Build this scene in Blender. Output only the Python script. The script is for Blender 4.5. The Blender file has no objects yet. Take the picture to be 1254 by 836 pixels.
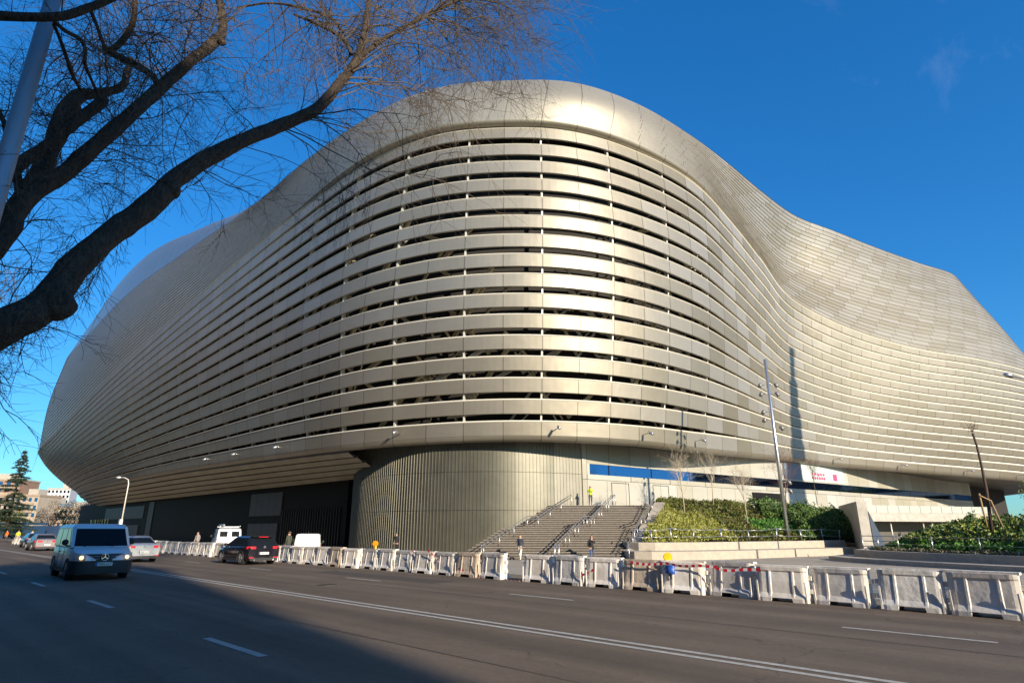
import bpy, math, random
from mathutils import Vector, Matrix, noise
R_ = math.radians
scene = bpy.context.scene
COL = scene.collection
random.seed(7)
# ---------------------------------------------------------------- camera
PITCH = 17.4; HEAD = 44.4; CAM_H = 1.75; FPX = 736.0
_c, _s = math.cos(R_(PITCH)), math.sin(R_(PITCH))
FX, FY = -math.sin(R_(HEAD)), math.cos(R_(HEAD))      # forward on the ground
LX, LY = math.cos(R_(HEAD)), math.sin(R_(HEAD))       # to the right
cd = bpy.data.cameras.new('camera'); cam = bpy.data.objects.new('camera', cd); COL.objects.link(cam)
cam.location = (0, 0, CAM_H); cam.rotation_euler = (R_(90 + PITCH), 0, R_(HEAD))
cd.sensor_width = 36; cd.lens = FPX / 1254 * 36; cd.clip_start = .1; cd.clip_end = 6000
scene.camera = cam

def LF(lat, fwd, z=0.0):
    return Vector((LX*lat + FX*fwd, LY*lat + FY*fwd, z))
def at(px, py, fwd=None, z=None, Y=None):
    dx, up = px - 627, 418 - py
    f = FPX*_c - up*_s; u = FPX*_s + up*_c
    d = Vector((LX*dx + FX*f, LY*dx + FY*f, u))
    if fwd is not None: t = fwd / f
    elif z is not None: t = (z - CAM_H) / u
    else: t = Y / d.y
    return Vector((0, 0, CAM_H)) + d*t
def proj(p):
    x = p[0]*LX + p[1]*LY; f = p[0]*FX + p[1]*FY; u = p[2]-CAM_H
    zc = f*_c + u*_s; yc = -f*_s + u*_c
    return 627 + FPX*x/zc, 418 - FPX*yc/zc

# ---------------------------------------------------------------- helpers
class MB:
    def __init__(s): s.v = []; s.f = []; s.m = []; s.uv = []; s.pv = []; s.sm = []
    def add(s, vs, fs, m=0, smooth=False, uvs=None, pvs=None):
        b = len(s.v); s.v += [tuple(v) for v in vs]
        s.uv += uvs if uvs else [(0, 0)]*len(vs)
        s.pv += pvs if pvs else [0.0]*len(vs)
        for f in fs:
            s.f.append([b+i for i in f]); s.m.append(m); s.sm.append(smooth)
    def box(s, c, d, m=0, rz=0, top=None):
        hx, hy, hz = d[0]/2, d[1]/2, d[2]/2
        tx, ty = top if top else (1, 1)
        cr, sr = math.cos(rz), math.sin(rz); vs = []
        for z, kx, ky in ((-hz, 1, 1), (hz, tx, ty)):
            for x, y in ((-hx*kx, -hy*ky), (hx*kx, -hy*ky), (hx*kx, hy*ky), (-hx*kx, hy*ky)):
                vs.append((c[0]+x*cr-y*sr, c[1]+x*sr+y*cr, c[2]+z))
        s.add(vs, [(3,2,1,0),(4,5,6,7),(0,1,5,4),(1,2,6,5),(2,3,7,6),(3,0,4,7)], m)
    def bar(s, a, b, w, h=None, m=0):
        a, b = Vector(a), Vector(b); h = h or w
        d = (b-a).normalized(); r = Vector((0,0,1)) if abs(d.z) < .95 else Vector((1,0,0))
        sd = d.cross(r).normalized(); up = sd.cross(d)
        vs = []
        for p in (a, b):
            for i, j in ((-1,-1),(1,-1),(1,1),(-1,1)): vs.append(p + sd*(w/2*i) + up*(h/2*j))
        s.add(vs, [(3,2,1,0),(4,5,6,7),(0,1,5,4),(1,2,6,5),(2,3,7,6),(3,0,4,7)], m)
    def tube(s, pts, rad, n=6, m=0, smooth=True, cap=True):
        pts = [Vector(p) for p in pts]
        if not hasattr(rad, '__len__'): rad = [rad]*len(pts)
        vs = []; ref = None
        for i, p in enumerate(pts):
            d = (pts[min(i+1, len(pts)-1)] - pts[max(i-1, 0)]).normalized()
            if ref is None: ref = d.orthogonal().normalized()
            ref = (ref - d*ref.dot(d)); ref = ref.normalized() if ref.length > 1e-5 else d.orthogonal().normalized()
            o = d.cross(ref)
            for k in range(n):
                a = 2*math.pi*k/n; vs.append(p + (ref*math.cos(a) + o*math.sin(a))*rad[i])
        fs = []
        for i in range(len(pts)-1):
            for k in range(n):
                k2 = (k+1) % n; fs.append((i*n+k, i*n+k2, (i+1)*n+k2, (i+1)*n+k))
        if cap and n > 3:
            fs.append(tuple(range(n))[::-1]); fs.append(tuple((len(pts)-1)*n+k for k in range(n)))
        s.add(vs, fs, m, smooth)
    def disc(s, c, axis, r, w, n=16, m=0):
        a = Vector(axis).normalized()
        s.tube([Vector(c)-a*w/2, Vector(c)+a*w/2], r, n, m, False)
    def grid(s, rows, m=0, smooth=True, closed=False):
        n = len(rows[0]); vs = [p for r in rows for p in r]; fs = []
        for i in range(len(rows)-1):
            for k in range(n if closed else n-1):
                k2 = (k+1) % n; fs.append((i*n+k, i*n+k2, (i+1)*n+k2, (i+1)*n+k))
        s.add(vs, fs, m, smooth)
    def sphere(s, c, r, m=0, n=8, sz=1):
        rows = []
        for i in range(n//2+1):
            t = math.pi*i/(n//2)
            rows.append([(c[0]+r*math.sin(t)*math.cos(2*math.pi*k/n), c[1]+r*math.sin(t)*math.sin(2*math.pi*k/n), c[2]+r*sz*math.cos(t)) for k in range(n)])
        s.grid(rows, m, True, True)
    def prism(s, poly, z0, z1, m=0):
        n = len(poly); vs = [(p[0], p[1], z0) for p in poly] + [(p[0], p[1], z1) for p in poly]
        s.add(vs, [tuple(range(n))[::-1], tuple(range(n, 2*n))] + [(i, (i+1)%n, n+(i+1)%n, n+i) for i in range(n)], m)
    def build(s, name, mats, parent=None):
        me = bpy.data.meshes.new(name); me.from_pydata(s.v, [], s.f)
        if not isinstance(mats, (list, tuple)): mats = [mats]
        for m in mats: me.materials.append(m)
        me.polygons.foreach_set('material_index', s.m)
        me.polygons.foreach_set('use_smooth', s.sm)
        if any(u != (0, 0) for u in s.uv):
            ul = me.uv_layers.new(name='UVMap')
            for l in me.loops: ul.data[l.index].uv = s.uv[l.vertex_index]
            a = me.attributes.new('pv', 'FLOAT', 'POINT'); a.data.foreach_set('value', s.pv)
        me.update()
        o = bpy.data.objects.new(name, me); COL.objects.link(o)
        if parent: o.parent = parent
        return o

def tag(o, label=None, cat=None, group=None, kind=None):
    if label: o['label'] = label
    if cat: o['category'] = cat
    if group: o['group'] = group
    if kind: o['kind'] = kind
    return o
def empty(name, loc=(0,0,0), rz=0):
    o = bpy.data.objects.new(name, None); COL.objects.link(o); o.location = loc; o.rotation_euler = (0, 0, rz)
    o.empty_display_size = .2
    return o
def copy_tree(o, parent=None):
    c = o.copy(); COL.objects.link(c)
    if parent: c.parent = parent
    for ch in [x for x in COL.objects if x.parent == o]: copy_tree(ch, c)
    return c

# ---------------------------------------------------------------- materials
def mat(name, col, rough=.6, metal=0., spec=.5, noise_amt=0., nscale=5., bump=0., bscale=40., emis=None, estr=0., col2=None, coat=0., stretch=None, trans=0.):
    m = bpy.data.materials.new(name); m.use_nodes = True; nt = m.node_tree; b = nt.nodes['Principled BSDF']
    b.inputs['Base Color'].default_value = (*col, 1); b.inputs['Roughness'].default_value = rough
    b.inputs['Metallic'].default_value = metal; b.inputs['Specular IOR Level'].default_value = spec
    b.inputs['Coat Weight'].default_value = coat
    if emis: b.inputs['Emission Color'].default_value = (*emis, 1); b.inputs['Emission Strength'].default_value = estr
    if noise_amt or bump:
        tc = nt.nodes.new('ShaderNodeTexCoord'); src = tc.outputs['Object']
        if stretch:
            mp = nt.nodes.new('ShaderNodeMapping'); mp.inputs['Scale'].default_value = stretch
            nt.links.new(src, mp.inputs[0]); src = mp.outputs[0]
    if noise_amt:
        n = nt.nodes.new('ShaderNodeTexNoise'); n.inputs['Scale'].default_value = nscale; n.inputs['Detail'].default_value = 6; n.inputs['Roughness'].default_value = .65
        nt.links.new(src, n.inputs['Vector'])
        r = nt.nodes.new('ShaderNodeMapRange'); r.inputs['From Min'].default_value = .32; r.inputs['From Max'].default_value = .68
        nt.links.new(n.outputs['Fac'], r.inputs['Value'])
        mx = nt.nodes.new('ShaderNodeMix'); mx.data_type = 'RGBA'
        c2 = col2 if col2 else tuple(c*(1-noise_amt) for c in col); c1 = col if col2 else tuple(min(1, c*(1+noise_amt)) for c in col)
        mx.inputs['A'].default_value = (*c1, 1); mx.inputs['B'].default_value = (*c2, 1)
        nt.links.new(r.outputs[0], mx.inputs['Factor']); nt.links.new(mx.outputs['Result'], b.inputs['Base Color'])
    if bump:
        n2 = nt.nodes.new('ShaderNodeTexNoise'); n2.inputs['Scale'].default_value = bscale; n2.inputs['Detail'].default_value = 5
        nt.links.new(src, n2.inputs['Vector'])
        bp = nt.nodes.new('ShaderNodeBump'); bp.inputs['Strength'].default_value = bump; bp.inputs['Distance'].default_value = .05
        nt.links.new(n2.outputs['Fac'], bp.inputs['Height']); nt.links.new(bp.outputs[0], b.inputs['Normal'])
    if trans: b.inputs['Transmission Weight'].default_value = trans
    return m

def facade_mat(name, col, rough, metal, seam=.012, var=.16, bumpy=.05, wave=0.0):
    m = bpy.data.materials.new(name); m.use_nodes = True; nt = m.node_tree; N = nt.nodes; L = nt.links; b = N['Principled BSDF']
    def math_(op, a, b_=None, clamp=False):
        n = N.new('ShaderNodeMath'); n.operation = op; n.use_clamp = clamp
        for i, x in enumerate((a, b_)):
            if x is None: continue
            if isinstance(x, (int, float)): n.inputs[i].default_value = x
            else: L.new(x, n.inputs[i])
        return n.outputs[0]
    uv = N.new('ShaderNodeUVMap'); uv.uv_map = 'UVMap'
    sp = N.new('ShaderNodeSeparateXYZ'); L.new(uv.outputs[0], sp.inputs[0])
    u, v = sp.outputs[0], sp.outputs[1]
    fu = math_('FLOOR', u); fv = math_('FLOOR', v)
    cb = N.new('ShaderNodeCombineXYZ'); L.new(fu, cb.inputs[0]); L.new(fv, cb.inputs[1])
    wn = N.new('ShaderNodeTexWhiteNoise'); wn.noise_dimensions = '3D'; L.new(cb.outputs[0], wn.inputs['Vector'])
    at_ = N.new('ShaderNodeAttribute'); at_.attribute_name = 'pv'
    r = math_('SUBTRACT', wn.outputs['Value'], .5)
    r = math_('MULTIPLY', math_('MULTIPLY', r, at_.outputs['Fac']), var*2)
    fr = math_('FRACT', u); edge = math_('MINIMUM', fr, math_('SUBTRACT', 1.0, fr))
    sm = math_('LESS_THAN', edge, seam)
    tc = N.new('ShaderNodeTexCoord'); mp = N.new('ShaderNodeMapping'); mp.inputs['Scale'].default_value = (.5, .5, 2.2); L.new(tc.outputs['Object'], mp.inputs[0])
    nz = N.new('ShaderNodeTexNoise'); nz.inputs['Scale'].default_value = .8; nz.inputs['Detail'].default_value = 6; L.new(mp.outputs[0], nz.inputs['Vector'])
    st = math_('MULTIPLY', math_('SUBTRACT', nz.outputs['Fac'], .5), .16)
    k = math_('ADD', math_('ADD', 1.0, r), st)
    k = math_('MULTIPLY', k, math_('SUBTRACT', 1.0, math_('MULTIPLY', sm, .55)))
    vm = N.new('ShaderNodeVectorMath'); vm.operation = 'SCALE'; vm.inputs[0].default_value = col; L.new(k, vm.inputs['Scale'])
    # a slight hue change from panel to panel
    hs = N.new('ShaderNodeHueSaturation'); L.new(vm.outputs[0], hs.inputs['Color'])
    L.new(math_('ADD', 1.0, math_('MULTIPLY', math_('MULTIPLY', math_('SUBTRACT', .5, wn.outputs['Value']), at_.outputs['Fac']), .9)), hs.inputs['Saturation'])
    L.new(hs.outputs[0], b.inputs['Base Color'])
    b.inputs['Metallic'].default_value = metal
    L.new(math_('ADD', rough, math_('MULTIPLY', r, .25)), b.inputs['Roughness'])
    mp2 = N.new('ShaderNodeMapping'); mp2.inputs['Scale'].default_value = (.35, .35, .35); L.new(tc.outputs['Object'], mp2.inputs[0])
    n2 = N.new('ShaderNodeTexNoise'); n2.inputs['Scale'].default_value = 1.0; n2.inputs['Detail'].default_value = 2; L.new(mp2.outputs[0], n2.inputs['Vector'])
    n3 = N.new('ShaderNodeTexNoise'); n3.inputs['Scale'].default_value = 30; n3.inputs['Detail'].default_value = 3; L.new(tc.outputs['Object'], n3.inputs['Vector'])
    h = math_('ADD', math_('MULTIPLY', n2.outputs['Fac'], wave), math_('MULTIPLY', n3.outputs['Fac'], .004))
    h = math_('ADD', h, math_('MULTIPLY', wn.outputs['Value'], math_('MULTIPLY', fr, .02)))
    bp = N.new('ShaderNodeBump'); bp.inputs['Strength'].default_value = bumpy*10; bp.inputs['Distance'].default_value = 1.0
    L.new(h, bp.inputs['Height']); L.new(bp.outputs[0], b.inputs['Normal'])
    return m

M = {}
M['panel'] = facade_mat('brushed_steel_panel', (.30, .272, .218), .50, .58, wave=.12)
M['upper'] = facade_mat('steel_tile', (.355, .322, .255), .47, .55, var=.12, wave=.10)
M['rim'] = facade_mat('polished_roof_metal', (.46, .42, .36), .38, .85, wave=.05)
M['nose'] = mat('sunlit_edge_tone', (.82, .77, .65), .42, .15)  # sunlit brightness of each band's top edge, painted in as a paler colour
M['black'] = mat('black_cladding', (.009, .009, .009), .6, 0, .15, .4, 2)
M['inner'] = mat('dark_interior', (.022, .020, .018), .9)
M['mullion'] = mat('pale_mullion', (.62, .60, .53), .5, .3)
M['beam'] = mat('cream_steel_beam', (.62, .54, .36), .6)
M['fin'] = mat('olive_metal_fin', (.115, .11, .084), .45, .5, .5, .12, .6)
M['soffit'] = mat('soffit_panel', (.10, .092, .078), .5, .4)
M['wallp'] = facade_mat('pale_metal_wall', (.43, .41, .35), .5, .2, seam=.012, var=.12, wave=0)
M['glass'] = mat('dark_glass', (.10, .22, .42), .04, 1.0, 1.0)
M['glass'].node_tree.nodes['Principled BSDF'].inputs['IOR'].default_value = 2.3
M['carglass'] = mat('car_glass', (.010, .013, .016), .08, 0, .25)
M['carglass'].node_tree.nodes['Principled BSDF'].inputs['IOR'].default_value = 1.35
M['railglass'] = mat('rail_glass', (.42, .43, .38), .2, 0, .6)
M['metal'] = mat('galvanised_steel', (.55, .55, .56), .35, .85, .5, .12, 8)
M['stone'] = mat('pale_stone', (.41, .36, .29), .8, 0, .3, .12, 3, .15, 30)
M['concrete'] = mat('concrete', (.40, .37, .32), .85, 0, .3, .16, 1.5, .15, 20)
M['step'] = mat('step_stone', (.085, .070, .056), .85, 0, .3, .18, 3, .1, 30)
M['plastic'] = mat('white_barrier_plastic', (.88, .84, .78), .42, 0, .4, .22, 1.6, .35, 4, col2=(.66, .60, .52))

# barriers differ from one another in tone
def per_object(m, amt):
    nt = m.node_tree; b = nt.nodes['Principled BSDF']; src = b.inputs['Base Color'].links[0].from_socket
    oi = nt.nodes.new('ShaderNodeObjectInfo'); mr = nt.nodes.new('ShaderNodeMapRange'); mr.inputs[3].default_value = 1-amt; mr.inputs[4].default_value = 1+amt*.5
    nt.links.new(oi.outputs['Random'], mr.inputs[0]); vm = nt.nodes.new('ShaderNodeVectorMath'); vm.operation = 'SCALE'
    nt.links.new(src, vm.inputs[0]); nt.links.new(mr.outputs[0], vm.inputs['Scale']); nt.links.new(vm.outputs[0], b.inputs['Base Color'])
    tc = [n for n in nt.nodes if n.type == 'TEX_COORD'][0]
    va = nt.nodes.new('ShaderNodeVectorMath'); va.operation = 'MULTIPLY_ADD'; cb = nt.nodes.new('ShaderNodeCombineXYZ')
    for i in range(3): nt.links.new(oi.outputs['Random'], cb.inputs[i])
    nt.links.new(cb.outputs[0], va.inputs[0]); va.inputs[1].default_value = (37, 53, 71); nt.links.new(tc.outputs['Object'], va.inputs[2])
    for n in nt.nodes:
        if n.type == 'TEX_NOISE':
            for l in list(n.inputs['Vector'].links): nt.links.remove(l)
            nt.links.new(va.outputs[0], n.inputs['Vector'])
per_object(M['plastic'], .16)
SUN_EL = 18.0; SXs, SYs = .985, -.17
_l = math.hypot(SXs, SYs); SXs /= _l; SYs /= _l; SX, SY = SXs, SYs
# ---------------------------------------------------------------- stadium surface
# every row: lip (x,y,z) ; eave ; roof edge ; belly bulge ; upper bulge ; gap ; nose ; panel contrast ; rim height
K = [
 ((-215,110,10),(-222,110,20),(-214,110,40), .5,.5,.25,.15,.3,0),
 ((-206,60,10.5),(-213,58,20),(-208,60,43), .6,.5,.25,.15,.3,0),
 ((-200,43,10.7),(-206,37,20),(-203.5,40,44.5), .8,.5,.25,.15,.3,0),
 ((-193,36.2,10.8),(-198,26.8,20.3),(-198,28.2,44.8), 1.0,.8,.25,.15,.3,0),
 ((-165,32.4,10.7),(-168,25.2,23.5),(-165,26.5,45.6), 1.2,1.0,.26,.14,.3,9.5),
 ((-130,31,10.6),(-132,25.2,28.6),(-131,25.8,46), 1.2,1.0,.27,.13,.3,10),
 ((-104,31,10.6),(-105,26,32.5),(-105,27,46), 1.2,1.0,.28,.12,.35,6),
 ((-82,31,10.3),(-82,27,35.8),(-81,28.5,46), 1.1,.8,.28,.12,.4,1.5),
 ((-66,31,10),(-64,27.8,38),(-62,28.6,46), 1.0,.6,.29,.12,.4,0),
 ((-54,31.6,9.8),(-50,28.6,39.2),(-49,29.8,46), 1.0,.5,.29,.12,.35,0),
 ((-46,33.8,9.8),(-42,30.8,39.8),(-42,32,46), 1.0,.5,.29,.12,.3,0),
 ((-39.3,37.3,9.8),(-36.5,34.5,40),(-36.5,36,46), 1.0,.5,.29,.12,.25,0),
 ((-34.5,42.5,9.8),(-31.5,40,40),(-31.5,41.3,46), 1.0,.5,.28,.12,.25,0),
 ((-31.5,49,9.8),(-28.6,47.5,40),(-28.6,48.7,46), .9,.4,.26,.12,.4,0),
 ((-30,57,9.8),(-27,56.5,39.5),(-27.2,57.5,46), .7,.1,.2,.12,.8,0),
 ((-29.7,66,10.1),(-27,65.5,38),(-26.6,66,46), .3,-.6,.11,.14,1,0),
 ((-29.7,75,10.5),(-27,74,35.5),(-26.3,76,46), .0,-1.2,.06,.18,1,0),
 ((-29,84,10.7),(-27,83,32.8),(-25.5,86,46), -.2,-1.3,.05,.22,.9,0),
 ((-26.5,94,10.6),(-23,93,29.8),(-23,95,46), .0,-.8,.05,.27,.8,0),
 ((-22,105,10.4),(-17.5,104,28),(-20,106,46), .5,-.2,.06,.3,.7,0),
 ((-16.5,117,10.1),(-11.5,116,27.5),(-16.5,117.5,46), .8,.2,.08,.3,.6,0),
 ((-11,129,9.8),(-7,128,27.2),(-13,129,46), 1,.4,.1,.3,.5,0),
 ((-8,142,9.8),(-5,141,27.2),(-14.5,139,45.5), 1,.6,.1,.3,.5,0),
 ((-9,156,9.8),(-7,156,27),(-22,152,44), 1,.6,.1,.3,.5,0),
 ((-24,190,9.8),(-25,190,27),(-45,185,43), 1,.6,.1,.3,.5,0),
 ((-70,225,9.8),(-72,227,27),(-80,220,43), 1,.6,.1,.3,.5,0),
 ((-150,228,9.8),(-152,230,27),(-150,222,43), 1,.6,.1,.3,.5,0),
 ((-205,175,9.8),(-210,175,22),(-205,175,42), .5,.5,.1,.2,.5,0),
]
NK = len(K)
def cr(a, b, c, d, t):
    return .5*((2*b) + (-a+c)*t + (2*a-5*b+4*c-d)*t*t + (-a+3*b-3*c+d)*t*t*t)
def kval(i, k):
    j = int(math.floor(k)); t = k-j
    g = [K[(j+q) % NK][i] for q in (-1, 0, 1, 2)]
    if isinstance(g[0], tuple): return Vector([cr(g[0][a], g[1][a], g[2][a], g[3][a], t) for a in range(3)])
    if i == 8: return max(0, cr(g[0], g[1], g[2], g[3], t))
    return g[1]*(1-t) + g[2]*t
def outn(k):
    a = kval(1, k-.02); b = kval(1, k+.02); d = b-a
    return Vector((d.y, -d.x, 0)).normalized()
_cache = {}
def colm(k):
    if k in _cache: return _cache[k]
    L, E, Rr = kval(0, k), kval(1, k), kval(2, k); n = outn(k); b, ub = kval(3, k), kval(4, k)
    M1 = L.lerp(E, 1/3) + n*b; M2 = L.lerp(E, 2/3) + n*b
    U = E.lerp(Rr, .5) + n*ub
    r = (L, M1, M2, E, U, Rr, n); _cache[k] = r
    return r
def S(k, v):        # 0 lip .. 1 eave .. 2 roof edge
    L, M1, M2, E, U, Rr, n = colm(k)
    if v <= 1:
        P = [L-(M1-L), L, M1, M2, E, E+(E-M2)*.9]; q = max(v, 0)*3; j = min(int(q), 2); t = q-j
    else:
        P = [E-(U-E), E, U, Rr, Rr+(Rr-U)]; q = (v-1)*2; j = min(int(q), 1); t = q-j
    g = P[j:j+4]
    return Vector([cr(g[0][a], g[1][a], g[2][a], g[3][a], t) for a in range(3)])
STEP = 12
KS = [i/STEP for i in range(NK*STEP)] + [float(NK)]
arc = [0.0]
for i in range(1, len(KS)):
    arc.append(arc[-1] + (S(KS[i] % NK, .5) - S(KS[i-1], .5)).length)
# anchor the seams so that one sits on the nose of the corner
PW = 3.62
i0 = min(range(10*STEP, 12*STEP), key=lambda i: abs(proj(S(KS[i], .5))[0]-571))
PH = 1000 - arc[i0]/PW
U_ = [a/PW + PH for a in arc]

stadium = empty('stadium', (-110, 110, 0))
tag(stadium, 'huge curved stadium wrapped in champagne coloured metal louvres across the road', 'stadium')
def part(mb, name, mats, parent=stadium, label=None):
    o = mb.build(name, mats, parent)
    o.matrix_parent_inverse = parent.matrix_basis.inverted() if parent is stadium else Matrix()
    if parent is stadium: o.location = (0,0,0); o.matrix_parent_inverse = Matrix.Translation((110, -110, 0))
    if label: o['label'] = label
    return o
NB = 16
lou = MB()
def gapf(k, i):
    g = .78 + .20*min(1, max(0, (k-8.5)/1.5))*min(1, max(0, (14.5-k)/1.5))
    if k < 8.5:     # towards the far end the openings close from the top down
        lim = 16 - (8.5-k)*2.3
        g *= max(.28, min(1, (lim-i)/3+.3)); g *= .62 + .38*min(1, max(0, (k-5)/4))
    return g
for i in range(NB):
    uvs = []; pvs = []
    vs = []; n_ = 7
    for j, k in enumerate(KS):
        kk = k % NK; g = kval(5, kk)*gapf(kk, i); ns = kval(6, kk); n = colm(kk)[6]; c = kval(7, kk)
        dv = 1/NB; v0 = i*dv; vt = v0 + dv*(1-g)
        st = .5*(i % 2) * min(1, max(0, kk-15)) if kk < 24 else 0
        u = U_[j] + st
        pr = .22 if kk < 14 else .22 - .05*min(1, (kk-14)/3); ns = ns*.75; c *= 1 - .6*min(1, max(0, (kk-16)/2))
        a = S(kk, v0); b = S(kk, vt - dv*ns); t = S(kk, vt)
        pts = [a + n*.02, a + n*(pr-.03), a + n*pr + Vector((0,0,.03)), b + n*.11, b.lerp(t, .35) + n*.17, t + n*(.02), t - n*.3]
        for q, p in enumerate(pts):
            vs.append(p); uvs.append((u, i+.5)); pvs.append(c)
    nn = len(KS)
    fs = []; fn = []; 
    for j in range(nn-1):
        for q in range(n_-1):
            f = (j*n_+q, (j+1)*n_+q, (j+1)*n_+q+1, j*n_+q+1)
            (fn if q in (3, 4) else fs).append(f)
    b0 = len(lou.v)
    lou.add(vs, fs, 0, False, uvs, pvs)
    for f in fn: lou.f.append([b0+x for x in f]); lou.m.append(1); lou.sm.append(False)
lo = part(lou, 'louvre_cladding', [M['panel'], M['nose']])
for p_ in lo.data.polygons: p_.use_smooth = False

# upper cladding: shingle rows that melt into the smooth fascia over the corner
def fas(k):      # 1 on the corner, 0 on the flanks
    a = min(1, max(0, (k-7.6)/1.6)); b = min(1, max(0, (15.9-k)/3.6)); b = b*b*(3-2*b); return a*b
up = MB(); NU = 25; weld = []
for i in range(NU):
    vs = []; uvs = []; pvs = []
    for j, k in enumerate(KS):
        kk = k % NK; n = colm(kk)[6]; f = fas(kk); c = kval(7, kk)*(1-f)*.8
        v0 = 1 + i/NU; v1 = 1 + (i+1)/NU
        big = .75*f; stp = .085*(1-f) + .0*f
        st = (.5*(i % 2) + .27*(i % 3)) * (1 if kk < 7 or kk > 16 else (1-f))
        hump = lambda v: big*(1-((v-1))**2*.9)
        a = S(kk, v0) + n*(stp + hump(v0)); b = S(kk, v1) + n*(.01*(1-f) + hump(v1))
        a0 = S(kk, v0) + n*(hump(v0)-.02*(1-f))
        for p in (a0, a, a, b): vs.append(p); uvs.append((U_[j]+st, i+.5)); pvs.append(c)
        weld += [f > .9999]*4
    fs = []
    for j in range(len(KS)-1):
        for q in (0, 2): fs.append((j*4+q, (j+1)*4+q, (j+1)*4+q+1, j*4+q+1))
    b0 = len(up.v); up.add(vs, fs, 0, False, uvs, pvs)
    for q in range(len(fs)): up.sm[-1-q] = True
# rolled lower edge of the fascia
rows = []; uvs = []
for j, k in enumerate(KS):
    kk = k % NK; n = colm(kk)[6]; f = fas(kk); e = S(kk, 1)
    h = .75*f
    rows.append([e + n*(h+.13*(1-f)), e + n*h*.98 - Vector((0,0,.22*f)), e + n*h*.75 - Vector((0,0,.40*f)), e + n*h*.3 - Vector((0,0,.46*f)), e - n*.6 - Vector((0,0,.40*f))])
vs = [p for r in rows for p in r]; fs = [(j*5+q, j*5+q+1, (j+1)*5+q+1, (j+1)*5+q) for j in range(len(rows)-1) for q in range(4)]
uvs = [(U_[j], .5) for j in range(len(rows)) for q in range(5)]
up.add(vs, fs, 0, True, uvs, [0.0]*len(vs))
o = part(up, 'upper_cladding', [M['upper']])
import bmesh
bb = bmesh.new(); bb.from_mesh(o.data); bb.verts.ensure_lookup_table(); bmesh.ops.remove_doubles(bb, verts=[bb.verts[i] for i in range(len(weld)) if weld[i]], dist=.0005); bb.to_mesh(o.data); bb.free()

# roof rim and roof
rf = MB(); prof = [(0, 0, .0), (.6, .45, .25), (1.6, .8, .5), (3.2, .97, .8), (6, 1.0, 1.0)]
vs = []; uvs = []
for j, k in enumerate(KS):
    kk = k % NK; n = colm(kk)[6]; Rr = S(kk, 2) + n*.07; h = kval(8, kk); f = fas(kk)
    for d, hh, ex in prof: vs.append(Rr - n*d*(1 if kk < 22 else 1.0) + Vector((0,0, hh*h + ex*.9))); uvs.append((U_[j], .5))
    cc = Vector((-112, 122, 47)); q = vs[-1]
    vs.append(q.lerp(cc, .25) + Vector((0,0,-2))); uvs.append((U_[j], .5)); vs.append(q.lerp(cc, .55)); uvs.append((U_[j], .5)); vs.append(cc); uvs.append((U_[j], .5))
nn = len(prof)+3
rf.add(vs, [(j*nn+q, (j+1)*nn+q, (j+1)*nn+q+1, j*nn+q+1) for j in range(len(KS)-1) for q in range(nn-1)], 0, True, uvs, [0.0]*len(vs))
part(rf, 'roof', [M['rim']])

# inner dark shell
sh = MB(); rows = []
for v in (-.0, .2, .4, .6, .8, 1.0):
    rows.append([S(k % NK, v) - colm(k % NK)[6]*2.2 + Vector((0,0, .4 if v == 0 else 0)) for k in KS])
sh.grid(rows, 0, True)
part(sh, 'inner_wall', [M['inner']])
# floor slabs and diagonal beams seen through the gaps
bm_ = MB(); rnd = random.Random(4)
def kat(a):     # k at arc length
    lo_, hi_ = 0, len(arc)-1
    while hi_-lo_ > 1:
        m_ = (lo_+hi_)//2
        if arc[m_] < a: lo_ = m_
        else: hi_ = m_
    t = (a-arc[lo_])/(arc[hi_]-arc[lo_]); return (KS[lo_]*(1-t) + KS[hi_]*t)
aS = arc[3*STEP]; aE = arc[17*STEP]
for q in range(150):
    a = rnd.uniform(arc[7*STEP], arc[15*STEP]); v = rnd.uniform(.02, .75)*rnd.uniform(.5, 1)
    k1 = kat(a); k2 = kat(a + rnd.choice((-1, 1))*rnd.uniform(2.5, 6)); v2 = min(.97, v + rnd.uniform(.06, .22))
    o1, o2 = -rnd.uniform(.7, 1.5), -rnd.uniform(.7, 1.5)
    bm_.bar(S(k1, v) + colm(k1)[6]*o1, S(k2, v2) + colm(k2)[6]*o2, rnd.choice((.12, .2, .34)), None, rnd.choice((0, 0, 1)))
for q in range(70):
    a = rnd.uniform(aS, aE); v = rnd.uniform(.05, .9); k1 = kat(a); k2 = kat(a+rnd.uniform(1, 3))
    bm_.bar(S(k1, v) - colm(k1)[6]*.6, S(k2, v) - colm(k2)[6]*.6, .1, None, 1)
ob = part(bm_, 'steel_bracing', [M['beam'], M['mullion']]); ob['kind'] = 'stuff'
# mullions behind the louvres, one at every second seam
u0 = math.ceil(U_[3*STEP]); 
for q in range(int(u0), int(U_[17*STEP])):
    if (q - 1000) % 2: continue
    k = kat((q-PH)*PW); mb = MB()
    tang = Vector((colm(k)[6].y, -colm(k)[6].x, 0))
    vs = []
    for s_ in range(17):
        p = S(k, s_/16); n = colm(k)[6]
        for a, b in ((-.08, -.5), (.08, -.5), (.08, -.06), (-.08, -.06)): vs.append(p + tang*a + n*b)
    mb.add(vs, [(s_*4+c, s_*4+(c+1)%4, s_*4+4+(c+1)%4, s_*4+4+c) for s_ in range(16) for c in range(4)], 0)
    part(mb, 'mullion', [M['mullion']])
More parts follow.
